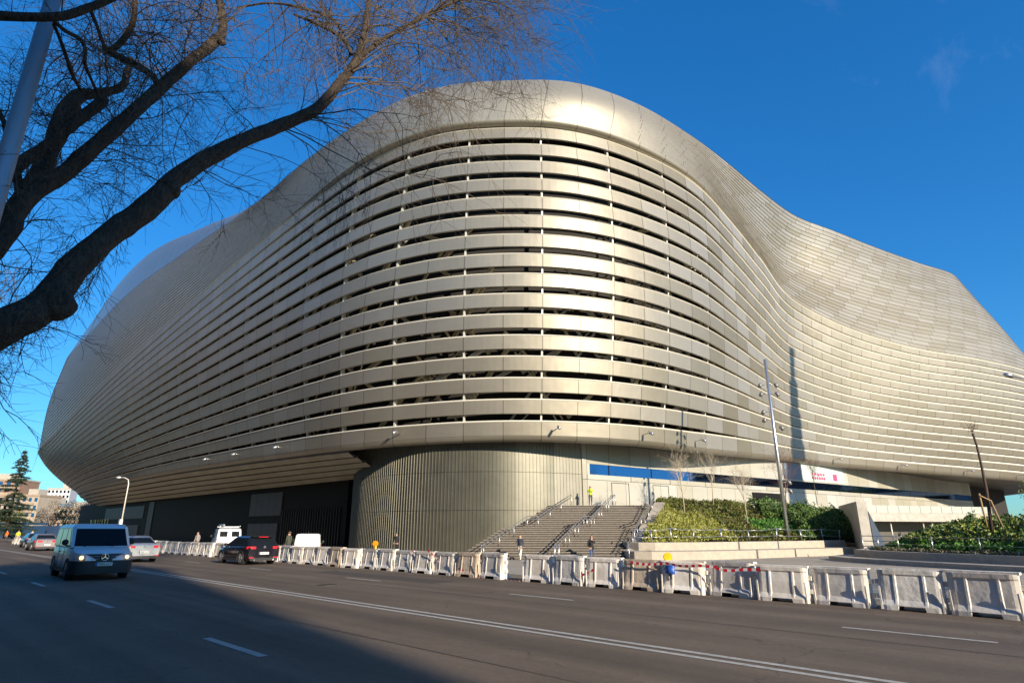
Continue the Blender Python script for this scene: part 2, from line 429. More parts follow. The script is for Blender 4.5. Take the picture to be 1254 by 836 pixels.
# soffit: lip curl and underside
so = MB(); rows = []; 
for k in KS:
    kk = k % NK; n = colm(kk)[6]; L = S(kk, 0)
    rows.append([L + n*.24, L + n*.10 - Vector((0,0,.32)), L - n*.35 - Vector((0,0,.5)), L - n*.8 - Vector((0,0,.35))])
vs = [p for r in rows for p in r]
uvs = [(U_[j], 0.5) for j in range(len(rows)) for _ in range(4)]
so.add(vs, [(j*4+q, (j+1)*4+q, (j+1)*4+q+1, j*4+q+1) for j in range(len(rows)-1) for q in range(3)], 0, True, uvs, [.3]*len(vs))
part(so, 'lip_trim', [M['panel']])
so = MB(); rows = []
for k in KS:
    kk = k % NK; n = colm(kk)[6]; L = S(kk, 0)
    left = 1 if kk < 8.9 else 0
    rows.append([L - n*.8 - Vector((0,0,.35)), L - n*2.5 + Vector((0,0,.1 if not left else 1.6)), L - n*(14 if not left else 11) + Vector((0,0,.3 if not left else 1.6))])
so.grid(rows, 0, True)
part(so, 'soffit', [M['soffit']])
# raking bands under the lip on the road side
ub = MB()
kA, kB = 1.0, 9.0
kk_ = [kA + (kB-kA)*i/110 for i in range(111)]
for i in range(5):
    vs = []; uvs = []
    for k in kk_:
        n = colm(k)[6]; L = S(k, 0); n2 = Vector((0, -1, 0)) if k > 3.2 else n
        B = Vector((L.x, max(37.0, L.y+4.5), 7.1)) if k > 3 else L - n*5 - Vector((0,0,3.2))
        w = kval(5, k)
        def q(t): return (L - Vector((0,0,.7)) - n*.3).lerp(B, t)
        t0 = i/5; t1 = (i+.66)/5
        nn_ = Vector((0,-.45,-.9)) if k > 3 else Vector((n.x*.5, n.y*.5, -.85))
        p0 = q(t0); p1 = q(t1) + nn_*.12
        u = arc[0] + k*7 + .4*i
        for p in (p0 - nn_*.2, p0, p1, p1 - nn_*.3): vs.append(p); uvs.append((u, i+.5))
    ub.add(vs, [(j*4+c, (j+1)*4+c, (j+1)*4+c+1, j*4+c+1) for j in range(len(kk_)-1) for c in range(3)], 0, False, uvs, [.5]*len(vs))
part(ub, 'underside_cladding', [M['panel']])

# ground floor, road side
bw = MB()
bw.box((-128.5, 46, 3.8), (131, 17, 8.0), 0)
part(bw, 'black_ground_floor', [M['black']])
M['greypanel'] = mat('grey_screen', (.085, .085, .088), .5, .3, .5, .15, 2)
for (xa, xb, za, zb) in ((-89, -79.2, 3.6, 6.6), (-89, -79.8, .0, 2.6), (-168, -139, 4.0, 6.4), (-165, -141, .8, 2.7), (-136, -133, 0, 7)):
    m_ = MB(); n_ = int((xb-xa)/2.4)+1
    for q in range(n_):
        w_ = (xb-xa)/n_; m_.box((xa+w_*(q+.5), 37.44, (za+zb)/2), (w_-.06, .1, zb-za), 0)
    part(m_, 'shutter', [M['greypanel']])
# dark vertical fins between shutters and tower
m_ = MB(); x = -78.6
while x < -64: m_.box((x, 37.42, 2.1), (.12, .12, 4.4), 0); x += .62
o = part(m_, 'fin_screen', [mat('charcoal_fins', (.05, .048, .045), .4, .5)])
# gold letters on the far black wall (unreadable at this distance in the photo)
gl = mat('gold_letters', (.62, .50, .12), .4, .5); x = -181
for q, wd in enumerate((2.2, .7, 2.0, 1.8, .8, 2.1, 1.5, 2.0)):
    m_ = MB()
    m_.box((x+wd/2, 37.4, 3.3), (wd*.28, .08, 1.7), 0)
    if q % 2 == 0: m_.box((x+wd*.55, 37.37, 3.9), (wd*.6, .08, .35), 0); m_.box((x+wd*.8, 37.34, 3.0), (wd*.2, .08, 1.2), 0)
    x += wd+.6
    part(m_, 'letter', [gl])

# corner tower with vertical metal fins
tp = [(-61.3,46),(-61.3,40.5),(-60.4,37),(-57.6,35.3),(-53,34.6),(-48.5,34.6),(-44.6,35.7),(-40.6,38.4),(-37.9,42.2),(-36.25,46.5)]
TP = []
for i in range(len(tp)-1):
    g = [tp[max(0, i-1)], tp[i], tp[i+1], tp[min(len(tp)-1, i+2)]]
    for s_ in range(24): TP.append((cr(g[0][0],g[1][0],g[2][0],g[3][0],s_/24), cr(g[0][1],g[1][1],g[2][1],g[3][1],s_/24)))
TP.append(tp[-1])
# resample to equal steps
pl = [0]
for i in range(1, len(TP)): pl.append(pl[-1]+math.dist(TP[i], TP[i-1]))
def tpos(a):
    a = min(max(a, 0), pl[-1]-1e-4)
    for i in range(len(pl)-1):
        if pl[i+1] >= a:
            t = (a-pl[i])/(pl[i+1]-pl[i]); p = (TP[i][0]*(1-t)+TP[i+1][0]*t, TP[i][1]*(1-t)+TP[i+1][1]*t)
            d = ((TP[i+1][0]-TP[i][0])/(pl[i+1]-pl[i]), (TP[i+1][1]-TP[i][1])/(pl[i+1]-pl[i])); return p, (d[1], -d[0])
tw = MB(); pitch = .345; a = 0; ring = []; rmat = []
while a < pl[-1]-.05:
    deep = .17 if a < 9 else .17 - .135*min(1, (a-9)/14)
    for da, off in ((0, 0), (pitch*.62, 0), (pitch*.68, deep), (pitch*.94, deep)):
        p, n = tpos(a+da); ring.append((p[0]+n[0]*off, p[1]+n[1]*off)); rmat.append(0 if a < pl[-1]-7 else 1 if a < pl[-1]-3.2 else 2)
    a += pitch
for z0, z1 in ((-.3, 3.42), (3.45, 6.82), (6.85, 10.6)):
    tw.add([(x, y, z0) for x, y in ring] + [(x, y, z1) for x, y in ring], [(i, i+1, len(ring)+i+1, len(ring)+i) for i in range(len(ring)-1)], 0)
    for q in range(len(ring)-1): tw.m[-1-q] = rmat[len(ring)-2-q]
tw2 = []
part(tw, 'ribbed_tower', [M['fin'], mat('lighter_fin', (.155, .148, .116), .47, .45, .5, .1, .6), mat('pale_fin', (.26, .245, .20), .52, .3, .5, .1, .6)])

# pale entrance wall behind the steps
W0 = Vector((-36.0, 47.06, 0)); Wd = Vector((.1685, .9857, 0)).normalized(); Wn = Vector((Wd.y, -Wd.x, 0))
def WP(t, z, off=0): p = W0 + Wd*t + Wn*off; return Vector((p.x, p.y, z))
ew = MB()
def wallstrip(mb, t0, t1, z0, z1, off=0, m=0, row=0, pw=3.0, thick=.3):
    vs = [WP(t0,z0,off), WP(t1,z0,off), WP(t1,z1,off), WP(t0,z1,off)]
    uvs = [(t0/pw+5, row+.5), (t1/pw+5, row+.5), (t1/pw+5, row+.5), (t0/pw+5, row+.5)]
    bk = [WP(t0,z0,off-thick), WP(t1,z0,off-thick), WP(t1,z1,off-thick), WP(t0,z1,off-thick)]
    mb.add(vs+bk, [(0,1,2,3),(3,2,6,7),(1,0,4,5),(0,3,7,4),(2,1,5,6)], m, False, uvs+uvs, [1.]*8)
wallstrip(ew, -.6, 97, 7.87, 10.6, 0, 0, 2); wallstrip(ew, -.6, 97, 6.40, 6.87, 0, 0, 1, 6); wallstrip(ew, -.6, 97, -.3, 6.36, 0, 0, 0, 2.6)
wallstrip(ew, -.6, .35, 6.87, 7.87, .0, 0, 1)
part(ew, 'entrance_wall', [M['wallp']])
gw = MB(); wallstrip(gw, .35, 97, 6.87, 7.87, -.12, 0, 0); part(gw, 'window_band', [M['glass']])
for q in range(16): 
    m_ = MB(); t = 6.2*q + 3; m_.add([WP(t,6.87,-.08), WP(t+.08,6.87,-.08), WP(t+.08,7.87,-.08), WP(t,7.87,-.08)], [(0,1,2,3)], 0)
    part(m_, 'window_frame', [M['black']])
# doors: two leaves, slightly recessed frames
for t in (3.2, 9.2):
    m_ = MB(); 
    for z0,z1,tt,ww in ((3.9,6.2,t,.05),(3.9,6.2,t+2.4,.05)): m_.box(WP(tt,(z0+z1)/2,.02), (.05,.05,z1-z0), 0)
    m_.box(WP(t+1.2, 6.2, .02), (.05, 2.4, .05), 0, math.atan2(Wd.y, Wd.x)-math.pi/2)
    part(m_, 'door_frame', [M['greypanel']])
# poster panel with pink marks
pb = MB(); wallstrip(pb, 38.6, 49.6, 8.05, 10.4, .06, 0, 0, thick=.05)
po = part(pb, 'poster', [mat('pale_aqua_poster', (.50, .56, .53), .5)], label='pale aqua poster panel with pink marks')
m_ = MB(); rr = random.Random(2)
for r_, (z_, h_, n_) in enumerate(((9.0, .40, 5), (8.48, .44, 6))):
    for q in range(n_):
        t = 41.0 + q*(3.6/n_); w = 3.6/n_*.72
        for b_ in range(3): wallstrip(m_, t + b_*w/3, t + b_*w/3 + w*.2, z_-h_*rr.uniform(.35,.5), z_+h_*rr.uniform(.3,.5), .09, 0, 0, thick=.02)
        wallstrip(m_, t, t+w, z_-.06+rr.uniform(-.2,.2), z_+.06, .10, 0, 0, thick=.02)
pp = mat('pink_print', (.62, .07, .17), .5)
part(m_, 'poster_lettering', [pp])
m_ = MB(); wallstrip(m_, 46.6, 47.7, 8.3, 9.2, .09, 0, 0, thick=.02)
o = part(m_, 'poster_mark', [mat('pink_print', (.62, .07, .17), .5)])
pe = MB(); wallstrip(pe, 34.2, 38.5, 8.05, 10.4, .06, 0, 0, thick=.05)
part(pe, 'display_panel', [mat('blue_grey_screen', (.14, .18, .23), .3)])
# recess at the far end of the wall and dark opening near the mast
m_ = MB(); m_.box(WP(30, 5.6, .02), (.12, 6.5, 1.0), 0, math.atan2(Wd.y, Wd.x)-math.pi/2); part(m_, 'dark_opening', [M['black']])
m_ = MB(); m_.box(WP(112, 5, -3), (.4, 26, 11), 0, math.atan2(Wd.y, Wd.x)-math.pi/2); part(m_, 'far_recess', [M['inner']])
# spotlights on the lip
for px in (492, 684, 787, 850, 1022, 1098, 1180, 1244, 352, 300, 262):
    i = min(range(3*STEP, 22*STEP), key=lambda i: abs(proj(S(KS[i], 0))[0]-px)); k = KS[i]; n = colm(k)[6]; p = S(k, .02) + n*.25
    m_ = MB(); m_.tube([p, p + n*.9 + Vector((0,0,.05))], .045, 5); h = p + n*.9; m_.tube([h + Vector((0,0,.15)) - n*.25, h - n*.05, h + n*.3 - Vector((0,0,.12))], [.10, .14, .12], 8)
    part(m_, 'spotlight', [M['metal']])
# ---------------------------------------------------------------- ground, road
def sheet(name, x0, x1, ys, zs, m, nx=1, kind='structure'):
    mb = MB(); rows = []
    for i in range(nx+1):
        x = x0+(x1-x0)*i/nx; rows.append([(x, y, z) for y, z in zip(ys, zs)])
    mb.grid(rows, 0, False); o = mb.build(name, m); tag(o, kind=kind); return o
def asphalt():
    m = bpy.data.materials.new('asphalt'); m.use_nodes = True; nt = m.node_tree; N = nt.nodes; L = nt.links; b = N['Principled BSDF']
    tc = N.new('ShaderNodeTexCoord')
    n1 = N.new('ShaderNodeTexNoise'); n1.inputs['Scale'].default_value = 45; n1.inputs['Detail'].default_value = 6; n1.inputs['Roughness'].default_value = .8; L.new(tc.outputs['Object'], n1.inputs['Vector'])
    mp = N.new('ShaderNodeMapping'); mp.inputs['Scale'].default_value = (.03, 1.1, 1); L.new(tc.outputs['Object'], mp.inputs[0])
    n2 = N.new('ShaderNodeTexNoise'); n2.inputs['Scale'].default_value = 1.0; n2.inputs['Detail'].default_value = 5; L.new(mp.outputs[0], n2.inputs['Vector'])
    n3 = N.new('ShaderNodeTexNoise'); n3.inputs['Scale'].default_value = .35; n3.inputs['Detail'].default_value = 7; n3.inputs['Roughness'].default_value = .7; L.new(tc.outputs['Object'], n3.inputs['Vector'])
    def mr(x, lo, hi, a, c):
        r = N.new('ShaderNodeMapRange'); r.inputs[1].default_value = lo; r.inputs[2].default_value = hi; r.inputs[3].default_value = a; r.inputs[4].default_value = c; L.new(x, r.inputs[0]); return r.outputs[0]
    def mul(a, c):
        x = N.new('ShaderNodeMath'); x.operation = 'MULTIPLY'; L.new(a, x.inputs[0]); L.new(c, x.inputs[1]); return x.outputs[0]
    n4 = N.new('ShaderNodeTexNoise'); n4.inputs['Scale'].default_value = 9; n4.inputs['Detail'].default_value = 8; n4.inputs['Roughness'].default_value = .85; L.new(tc.outputs['Object'], n4.inputs['Vector'])
    k = mul(mr(n4.outputs['Fac'], .3, .7, .78, 1.24), mul(mul(mr(n1.outputs['Fac'], .25, .75, .5, 1.5), mr(n2.outputs['Fac'], .3, .7, .72, 1.3)), mr(n3.outputs['Fac'], .3, .7, .82, 1.2)))
    vm = N.new('ShaderNodeVectorMath'); vm.operation = 'SCALE'; vm.inputs[0].default_value = (.125, .094, .067); L.new(k, vm.inputs['Scale'])
    vc = N.new('ShaderNodeTexVoronoi'); vc.feature = 'DISTANCE_TO_EDGE'; vc.inputs['Scale'].default_value = .22; vc.inputs['Randomness'].default_value = 1
    nv = N.new('ShaderNodeTexNoise'); nv.inputs['Scale'].default_value = .9; nv.inputs['Detail'].default_value = 6; L.new(tc.outputs['Object'], nv.inputs['Vector'])
    av = N.new('ShaderNodeVectorMath'); av.operation = 'MULTIPLY_ADD'; L.new(nv.outputs['Color'], av.inputs[0]); av.inputs[1].default_value = (1.6,1.6,0); L.new(tc.outputs['Object'], av.inputs[2]); L.new(av.outputs[0], vc.inputs['Vector'])
    crk = mr(vc.outputs['Distance'], .0, .0045, .55, 1); k2 = mr(n3.outputs['Fac'], .45, .55, 1, 0)
    mxk = N.new('ShaderNodeMath'); mxk.operation = 'MAXIMUM'; L.new(crk, mxk.inputs[0]); L.new(k2, mxk.inputs[1])
    vm2 = N.new('ShaderNodeVectorMath'); vm2.operation = 'SCALE'; L.new(vm.outputs[0], vm2.inputs[0]); L.new(mxk.outputs[0], vm2.inputs['Scale']); vm = vm2
    # small pale spots (old gum, grit)
    vo = N.new('ShaderNodeTexVoronoi'); vo.inputs['Scale'].default_value = 1.1; L.new(tc.outputs['Object'], vo.inputs['Vector'])
    sp = mr(vo.outputs['Distance'], .028, .036, .55, 0)
    mx = N.new('ShaderNodeMix'); mx.data_type = 'RGBA'; L.new(sp, mx.inputs['Factor']); L.new(vm.outputs[0], mx.inputs['A']); mx.inputs['B'].default_value = (.12, .115, .11, 1)
    L.new(mx.outputs['Result'], b.inputs['Base Color']); b.inputs['Roughness'].default_value = .78; b.inputs['Specular IOR Level'].default_value = .35
    bp = N.new('ShaderNodeBump'); bp.inputs['Strength'].default_value = .5; bp.inputs['Distance'].default_value = .012; L.new(n1.outputs['Fac'], bp.inputs['Height']); L.new(bp.outputs[0], b.inputs['Normal'])
    return m
M['asphalt'] = asphalt()
M['paint'] = mat('worn_road_paint', (.52, .50, .44), .7, 0, .3, .3, 9, col2=(.30, .29, .27))
M['paving'] = mat('pale_paving', (.36, .315, .25), .8, 0, .3, .16, .8, .1, 20)
M['kerb'] = mat('granite_kerb', (.36, .33, .29), .8, 0, .3, .2, 6)
M['earth'] = mat('distant_ground', (.13, .12, .10), .9, 0, .3, .3, .05)
g_ = sheet('ground', -2500, 2500, [-2500, 2500], [-.42, -.42], M['earth'])
sheet('road', -420, 300, [1.1, 16.75], [0, 0], M['asphalt'])
def kerb(name, y0, y1, x0, x1):
    mb = MB(); mb.box(((x0+x1)/2, (y0+y1)/2, -.12), (x1-x0, y1-y0, .5), 0); tag(mb.build(name, M['kerb']), kind='structure')
kerb('kerb', 17.75, 17.95, -420, 300); kerb('kerb', .9, 1.1, -420, 300)
sheet('gutter', -420, 300, [16.75, 17.75], [-.0, .004], M['asphalt'])
sheet('pavement', -420, 300, [-30, .9], [.12, .12], M['paving'])
sheet('plaza', -420, 300, [17.95, 22, 30, 60, 230], [.12, -.05, -.2, -.2, -.2], M['paving'])
# markings
def marking(x0, x1, y, w, n=1):
    mb = MB(); mb.add([(x0, y-w/2, .005), (x1, y-w/2, .005), (x1, y+w/2, .005), (x0, y+w/2, .005)], [(0,1,2,3)])
    tag(mb.build('road_marking', M['paint']), kind='structure')
marking(-420, 300, 8.74, .13); marking(-420, 300, 9.04, .13)
marking(-420, 300, 16.45, .10) if False else None
xa = at(325, 803, z=0).x; xb = at(252, 781, z=0).x
x2 = at(137, 744, z=0).x; per = abs(xb - at(107, 735, z=0).x)
ln = abs(xa-xb)
for i in range(-8, 30):
    marking(xb - i*per, xb - i*per + ln, 4.4, .14)
xf = at(1030, 768, z=0).x; xn = at(1223, 786, z=0).x; xg = at(700, 735, z=0).x
per2 = abs(xn - xg)
for i in range(-8, 30): marking(xf - i*per2, xf - i*per2 + abs(xn-xf), 13.25, .12)
marking(-420, -46, 17.0-1.0, .10) if False else None

tar = mat('tar_seam', (.02, .018, .017), .5, 0, .4)
ptc = mat('asphalt_patch', (.075, .063, .052), .85, 0, .3, .3, 30)
def patch(poly, m, name='road_patch', z=.0025):
    mb = MB(); mb.add([(x, y, z) for x, y in poly], [tuple(range(len(poly)))]); tag(mb.build(name, m), kind='structure')
patch([(-60, 12.1), (20, 12.0), (20, 12.04), (-60, 12.14)], tar, 'tar_seam');
patch([(-30, 6.3), (12, 6.4), (12, 6.43), (-30, 6.33)], tar, 'tar_seam'); patch([(-26, 13.9), (-17.5, 13.9), (-17.5, 15.1), (-26, 15.1)], ptc)

def manhole(x, y, r=.33):
    mb = MB(); mb.disc((x, y, .004), (0,0,1), r, .012, 24, 0); mb.disc((x, y, .008), (0,0,1), r*.82, .012, 24, 1); tag(mb.build('manhole_cover', [M['trimiron'], M['iron']]), kind='structure')
M['iron'] = mat('cast_iron', (.05, .045, .04), .6, .4, .5, .4, 25); M['trimiron'] = mat('iron_ring', (.09, .08, .07), .6, .4)
manhole(-19.5, 11.1); manhole(-31, 6.9)

# ---------------------------------------------------------------- staircase (skewed flight facing the road)
stair = empty('staircase', LF(3, 44, -.2)); tag(stair, 'broad stone staircase climbing to the entrance beside the ribbed tower', 'staircase')
def child(mb, name, mats, par, label=None):
    o = mb.build(name, mats, par); o.matrix_parent_inverse = (Matrix.Translation(par.location) @ Matrix.Rotation(par.rotation_euler.z, 4, 'Z')).inverted()
    if label: o['label'] = label
    return o
Z0, Z1 = -.2, 3.9
F0, F1 = 44.0, 57.0; NST = 26
def sl(f):  t = (f-F0)/(F1-F0); return (-1.9*(1-t) + 5.6*t, 7.7*(1-t) + 12.9*t)
mb = MB(); f = F0; z = Z0; run = (F1-F0-1.6)/NST
for i in range(NST):
    rise = (Z1-Z0)/NST; z += rise
    fe = 66.0 if i == NST-1 else f+run+(1.6 if i == 12 else 0)
    a0, b0 = sl(f); a1, b1 = sl(min(fe, F1)) 
    if i == NST-1: a1 += 1.0
    zb = z-rise-.35
    q = [LF(a0-.6, f), LF(b0, f), LF(b1 if i < NST-1 else b1+3, fe), LF(a1-.6, fe)]
    q[0] = LF(a0-2.0, f); q[3] = LF(a1-2.0, fe)
    vs = [(p.x, p.y, zb) for p in q] + [(p.x, p.y, z) for p in q]
    mb.add(vs, [(4,5,6,7),(0,1,5,4),(1,2,6,5),(2,3,7,6),(3,0,4,7)], 0)
    # darker groove line / nosing strip
    e0, e1 = LF(a0-2.0, f-.02), LF(b0, f-.02)
    mb.bar((e0.x, e0.y, z-.02), (e1.x, e1.y, z-.02), .035, .03, 1)
    f = fe
child(mb, 'steps', [M['step'], M['kerb']], stair)
def zst(f):
    mid0 = F0 + run*12; 
    n = 0
    if f < mid0+run: return Z0 + (Z1-Z0)*max(0, (f-F0)/run)/NST
    if f < mid0+run+1.6: return Z0 + (Z1-Z0)*13/NST
    return min(Z1, Z0 + (Z1-Z0)*((f-F0-1.6)/run)/NST)
def rail(fr, name='handrail', both=(0, .0), hh=(.95, .72)):
    m_ = MB(); fs = [F0-.6, F0+.2, F0+run*13, F0+run*13+1.6, F1, F1+1.2]
    path = []
    for f in fs: a, b = sl(min(max(f, F0), F1)); la = a*(1-fr)+b*fr; path.append((la + (0), f, zst(min(max(f, F0), F1))))
    for h in hh:
        m_.tube([LF(a, f, z+h) for a, f, z in path], .032, 6)
    for i in range(len(path)-1):
        a, b = path[i], path[i+1]; n = max(1, int((b[1]-a[1])/2.2+.5))
        for j in range(n + (1 if i == len(path)-2 else 0)):
            t = j/n; la = a[0]*(1-t)+b[0]*t; f = a[1]*(1-t)+b[1]*t; z = a[2]*(1-t)+b[2]*t
            m_.tube([LF(la, f, z-.15), LF(la, f, z+hh[0])], .024, 5)
    return child(m_, name, [M['metal']], stair)
rail(-.02); rail(.50); rail(.53, hh=(.95,)); rail(1.03)

# planter with two tiers right of the stairs
def loft_wall(name, pts, w, z0, z1, m, label=None, cat=None):
    mb = MB(); n = len(pts); rows = []
    for i, p in enumerate(pts):
        d = (Vector(pts[min(i+1, n-1)]) - Vector(pts[max(i-1, 0)])).normalized(); nn = Vector((-d.y, d.x))
        a = Vector(p); b = a + nn*w
        z1_ = z1[i] if hasattr(z1, '__len__') else z1; z0_ = z0[i] if hasattr(z0, '__len__') else z0
        A = LF(a.x, a.y); B = LF(b.x, b.y)
        rows.append([(A.x, A.y, z0_), (A.x, A.y, z1_-.03), (A.x + (B.x-A.x)*.06, A.y + (B.y-A.y)*.06, z1_), (B.x, B.y, z1_), (B.x, B.y, z0_)])
    mb.grid(rows, 0, False); mb.add(rows[0], [(0,1,2,3,4)]); mb.add(rows[-1], [(4,3,2,1,0)])
    o = mb.build(name, m)
    if label: tag(o, label, cat)
    return o
# (lat, fwd) outlines
tier1 = [(7.9, 46.5), (7.9, 44.2), (8.3, 43.2), (9.4, 42.8), (13, 43.6), (18, 46.2), (23, 49.4), (28.5, 52.5)]
tier2 = [(8.1, 47), (8.2, 45.4), (8.9, 44.6), (10, 44.4), (13, 45.2), (18, 47.8), (23, 51.0), (28.5, 54.2)]
loft_wall('planter_wall', tier1, 1.9, -.4, .38, M['stone'], 'lower curved stone tier of the planter beside the stairs', 'low wall')
loft_wall('planter_wall', tier2, .5, .0, .92, M['stone'], 'upper curved stone tier holding back the hedge slope by the stairs', 'low wall')
# sloping pale parapet beside the stairs
par = [(sl(f)[1]+.3, f) for f in (F0+.6, 47, 50, 52, F1, F1+2)]
mbp = MB(); rows = []
for la, f in par:
    z = zst(min(f, F1)) + .28
    rows.append([LF(la-.15, f, -.3), LF(la-.15, f, z), LF(la+.75, f, z), LF(la+.75, f, -.3)])
mbp.grid(rows, 0, False); mbp.add(rows[0], [(0,1,2,3)]); mbp.add(rows[-1], [(3,2,1,0)])
tag(mbp.build('stair_parapet', M['stone']), 'pale sloping parapet along the right side of the staircase', 'parapet')
# garden slope
def gz(la, f):
    # front edge follows tier2 ; height rises towards the terrace
    fe = 44.9 if la < 10 else 44.9 + (la-10)*.52
    t = max(0, min(1.1, (f-fe)/11.5))
    return .85 + 3.1*(t if t < 1 else 1) + .15*math.sin(la*1.1)*math.sin(f*.9)
gm = mat('garden_soil', (.035, .032, .015), .95, 0, .2, .4, 2)
mb = MB(); rows = []
for i in range(27):
    r = []
    for j in range(21):
        t = j/20; fe = 0; 
        f_ = 44.9 + 19*t
        l0 = sl(min(max(f_, F0), F1))[1] + 1.05; la = l0 + (33.2-l0)*i/26
        fs_ = (44.9 if la < 10 else 44.9 + (la-10)*.52) + .1
        f2 = fs_ + (66-fs_)*t
        l0b = sl(min(max(f2, F0), F1))[1] + 1.05
        r.append(LF(max(la, l0b) if i == 0 else la, f2, gz(la, f2)-.1))
    rows.append(r)
mb.grid(rows, 0, True); tag(mb.build('garden_slope', gm), kind='structure')
# back fill: terrace level behind the slope
mb = MB(); pts = [LF(5, 57), LF(13.2, 57.2), LF(14, 64), LF(33.5, 64), LF(36, 72), LF(48.6, 85.3), LF(69.4, 92), LF(75, 120), LF(70, 140), LF(5, 62.5)]
mb.prism([(p.x, p.y) for p in pts], 3.3, 3.89, 0)
tag(mb.build('upper_terrace', M['paving']), kind='structure')

# leaf cover
def leaves(name, mats, label, cat, sampler, n, size, seed, kind=None):
    r = random.Random(seed); mb = MB()
    for i in range(n):
        p, h = sampler(r)
        if p is None: continue
        s_ = size*r.uniform(.6, 1.35); ax = Vector((r.gauss(0,1), r.gauss(0,1), r.gauss(0,.6))).normalized(); b = ax.orthogonal().normalized(); b.rotate(Matrix.Rotation(r.uniform(0, 6.3), 3, ax)); c = ax.cross(b)
        q = p
        mb.add([q - b*s_, q + c*s_*.45 , q + b*s_, q - c*s_*.45], [(0,1,2,3)], r.randrange(len(mats)))
    o = mb.build(name, mats)
    if kind: tag(o, label, cat, kind=kind)
    else: tag(o, label, cat)
    return o
def lm(name, col): return mat(name, col, .55, 0, .4)
Yg = [lm('leaf_yellow_green', (.29, .30, .05)), lm('leaf_olive', (.23, .25, .045)), lm('leaf_straw', (.33, .30, .08))]
Dg = [lm('leaf_dark', (.085, .105, .018)), lm('leaf_mid', (.15, .175, .026)), lm('leaf_brown', (.10, .08, .022))]
Bg = [lm('leaf_bright', (.07, .21, .02)), lm('leaf_fresh', (.11, .26, .03)), lm('leaf_deep', (.035, .10, .015))]
Eg = [lm('leaf_evergreen', (.055, .12, .018)), lm('leaf_evergreen_dark', (.03, .07, .012)), lm('leaf_evergreen_light', (.11, .17, .03))]
def zone(la, f):     # which planting covers a point of the slope
    fe = 44.9 + max(0, la-10)*.52; d = f-fe
    w_ = la + .6*math.sin(f*.8)
    if w_ < 18.2 - d*.36: return 'y'
    if 18.8 + d*.3 < w_ < 25.5 and 1.2 < d < 5.2: return 'b'
    if w_ > 23.5: return 'e'
    return 'd'
def smp(z_, hmax, clump=.55):
    def f_(r):
        for _ in range(60):
            la = r.uniform(9, 33.2); f = r.uniform(45, 63)
            fe = 45.0 + max(0, la-10)*.52
            if f < fe or la < sl(min(f, F1))[1] + 1.15: continue
            if zone(la, f) != z_: continue
            hn = noise.noise(Vector((la*1.3, f*1.3, 3)))*.5+.5; hn2 = noise.noise(Vector((la*3.1, f*3.1, 9)))*.5+.5
            h = hmax*(clump*hn + (1-clump)*hn2) * min(1, (f-fe)/.8 + .35)
            return LF(la, f, gz(la, f) + h*r.uniform(.35, 1.15)), h
        return None, 0
    return f_
leaves('ground_cover', Yg, 'yellow green low shrubs covering the slope beside the stair parapet', 'ground cover', smp('y', .9), 15000, .085, 1, 'stuff')
leaves('ground_cover', Dg, 'dark olive hedge band running up the middle of the slope', 'ground cover', smp('d', 1.1), 20000, .10, 2, 'stuff')
leaves('ground_cover', Bg, 'bright green patch of low plants below the lamp mast', 'ground cover', smp('b', .8), 7000, .09, 3, 'stuff')
leaves('ground_cover', Eg, 'tall evergreen hedge on the right of the slope by the retaining wall', 'ground cover', smp('e', 2.2), 22000, .12, 4, 'stuff')
# wire fence at the foot of the slope
fen = empty('wire_fence', LF(10, 45, .9)); tag(fen, 'low steel post and wire fence along the foot of the hedge slope', 'fence')
prev = None
for i, la in enumerate([8.6, 9.9, 11.5, 13.3, 15.9, 18.5, 21.2, 23.9, 26.3, 28.2]):
    f = 44.75 + max(0, la-10)*.535; h = (.95, .85, 1.0, .9)[i % 4]; m_ = MB(); p = LF(la, f, .9); tp_ = LF(la + (.12 if i % 3 == 0 else -.06), f, .9+h)
    m_.tube([p, tp_], .045, 6); child(m_, 'post', [M['metal']], fen)
    if prev:
        m_ = MB()
        for hh in (.98, .45):
            a = prev[0].lerp(prev[1], hh); b = p.lerp(tp_, hh); m_.tube([a, a.lerp(b, .33) - Vector((0,0,.06)), a.lerp(b, .66) - Vector((0,0,.06)), b], .022, 4)
        child(m_, 'wire', [M['metal']], fen)
    prev = (p, tp_)

# retaining wall right of the slope and the way down beside it
mb = MB(); rows = []
for la, f, z in ((27.8, 50.2, 3.95), (29.4, 54, 4.0), (33.8, 64.5, 4.1)):
    rows.append([LF(la, f, -.3), LF(la, f, z), LF(la+.8, f, z), LF(la+.8, f, -.3)])
mb.grid(rows, 0, False); mb.add(rows[0], [(0,1,2,3)])
tag(mb.build('retaining_wall', M['concrete']), 'tall grey retaining wall ending the hedge slope on the right', 'wall')
mb = MB(); a = [LF(28.65, 50.1, -.2), LF(29.35, 49.6, -.2), LF(29.35, 49.6, .3), LF(28.65, 50.2, 3.2)]
d_ = Vector((FX, FY, 0))*.12; mb.add([*a, *[p + d_ for p in a]], [(0,1,2,3),(7,6,5,4),(0,4,5,1),(1,5,6,2),(2,6,7,3),(3,7,4,0)])
tag(mb.build('glass_screen', mat('frosted_glass_screen', (.22, .27, .33), .2, 0, .7)), 'slanted pale blue glass screen leaning against the retaining wall end', 'glass screen')
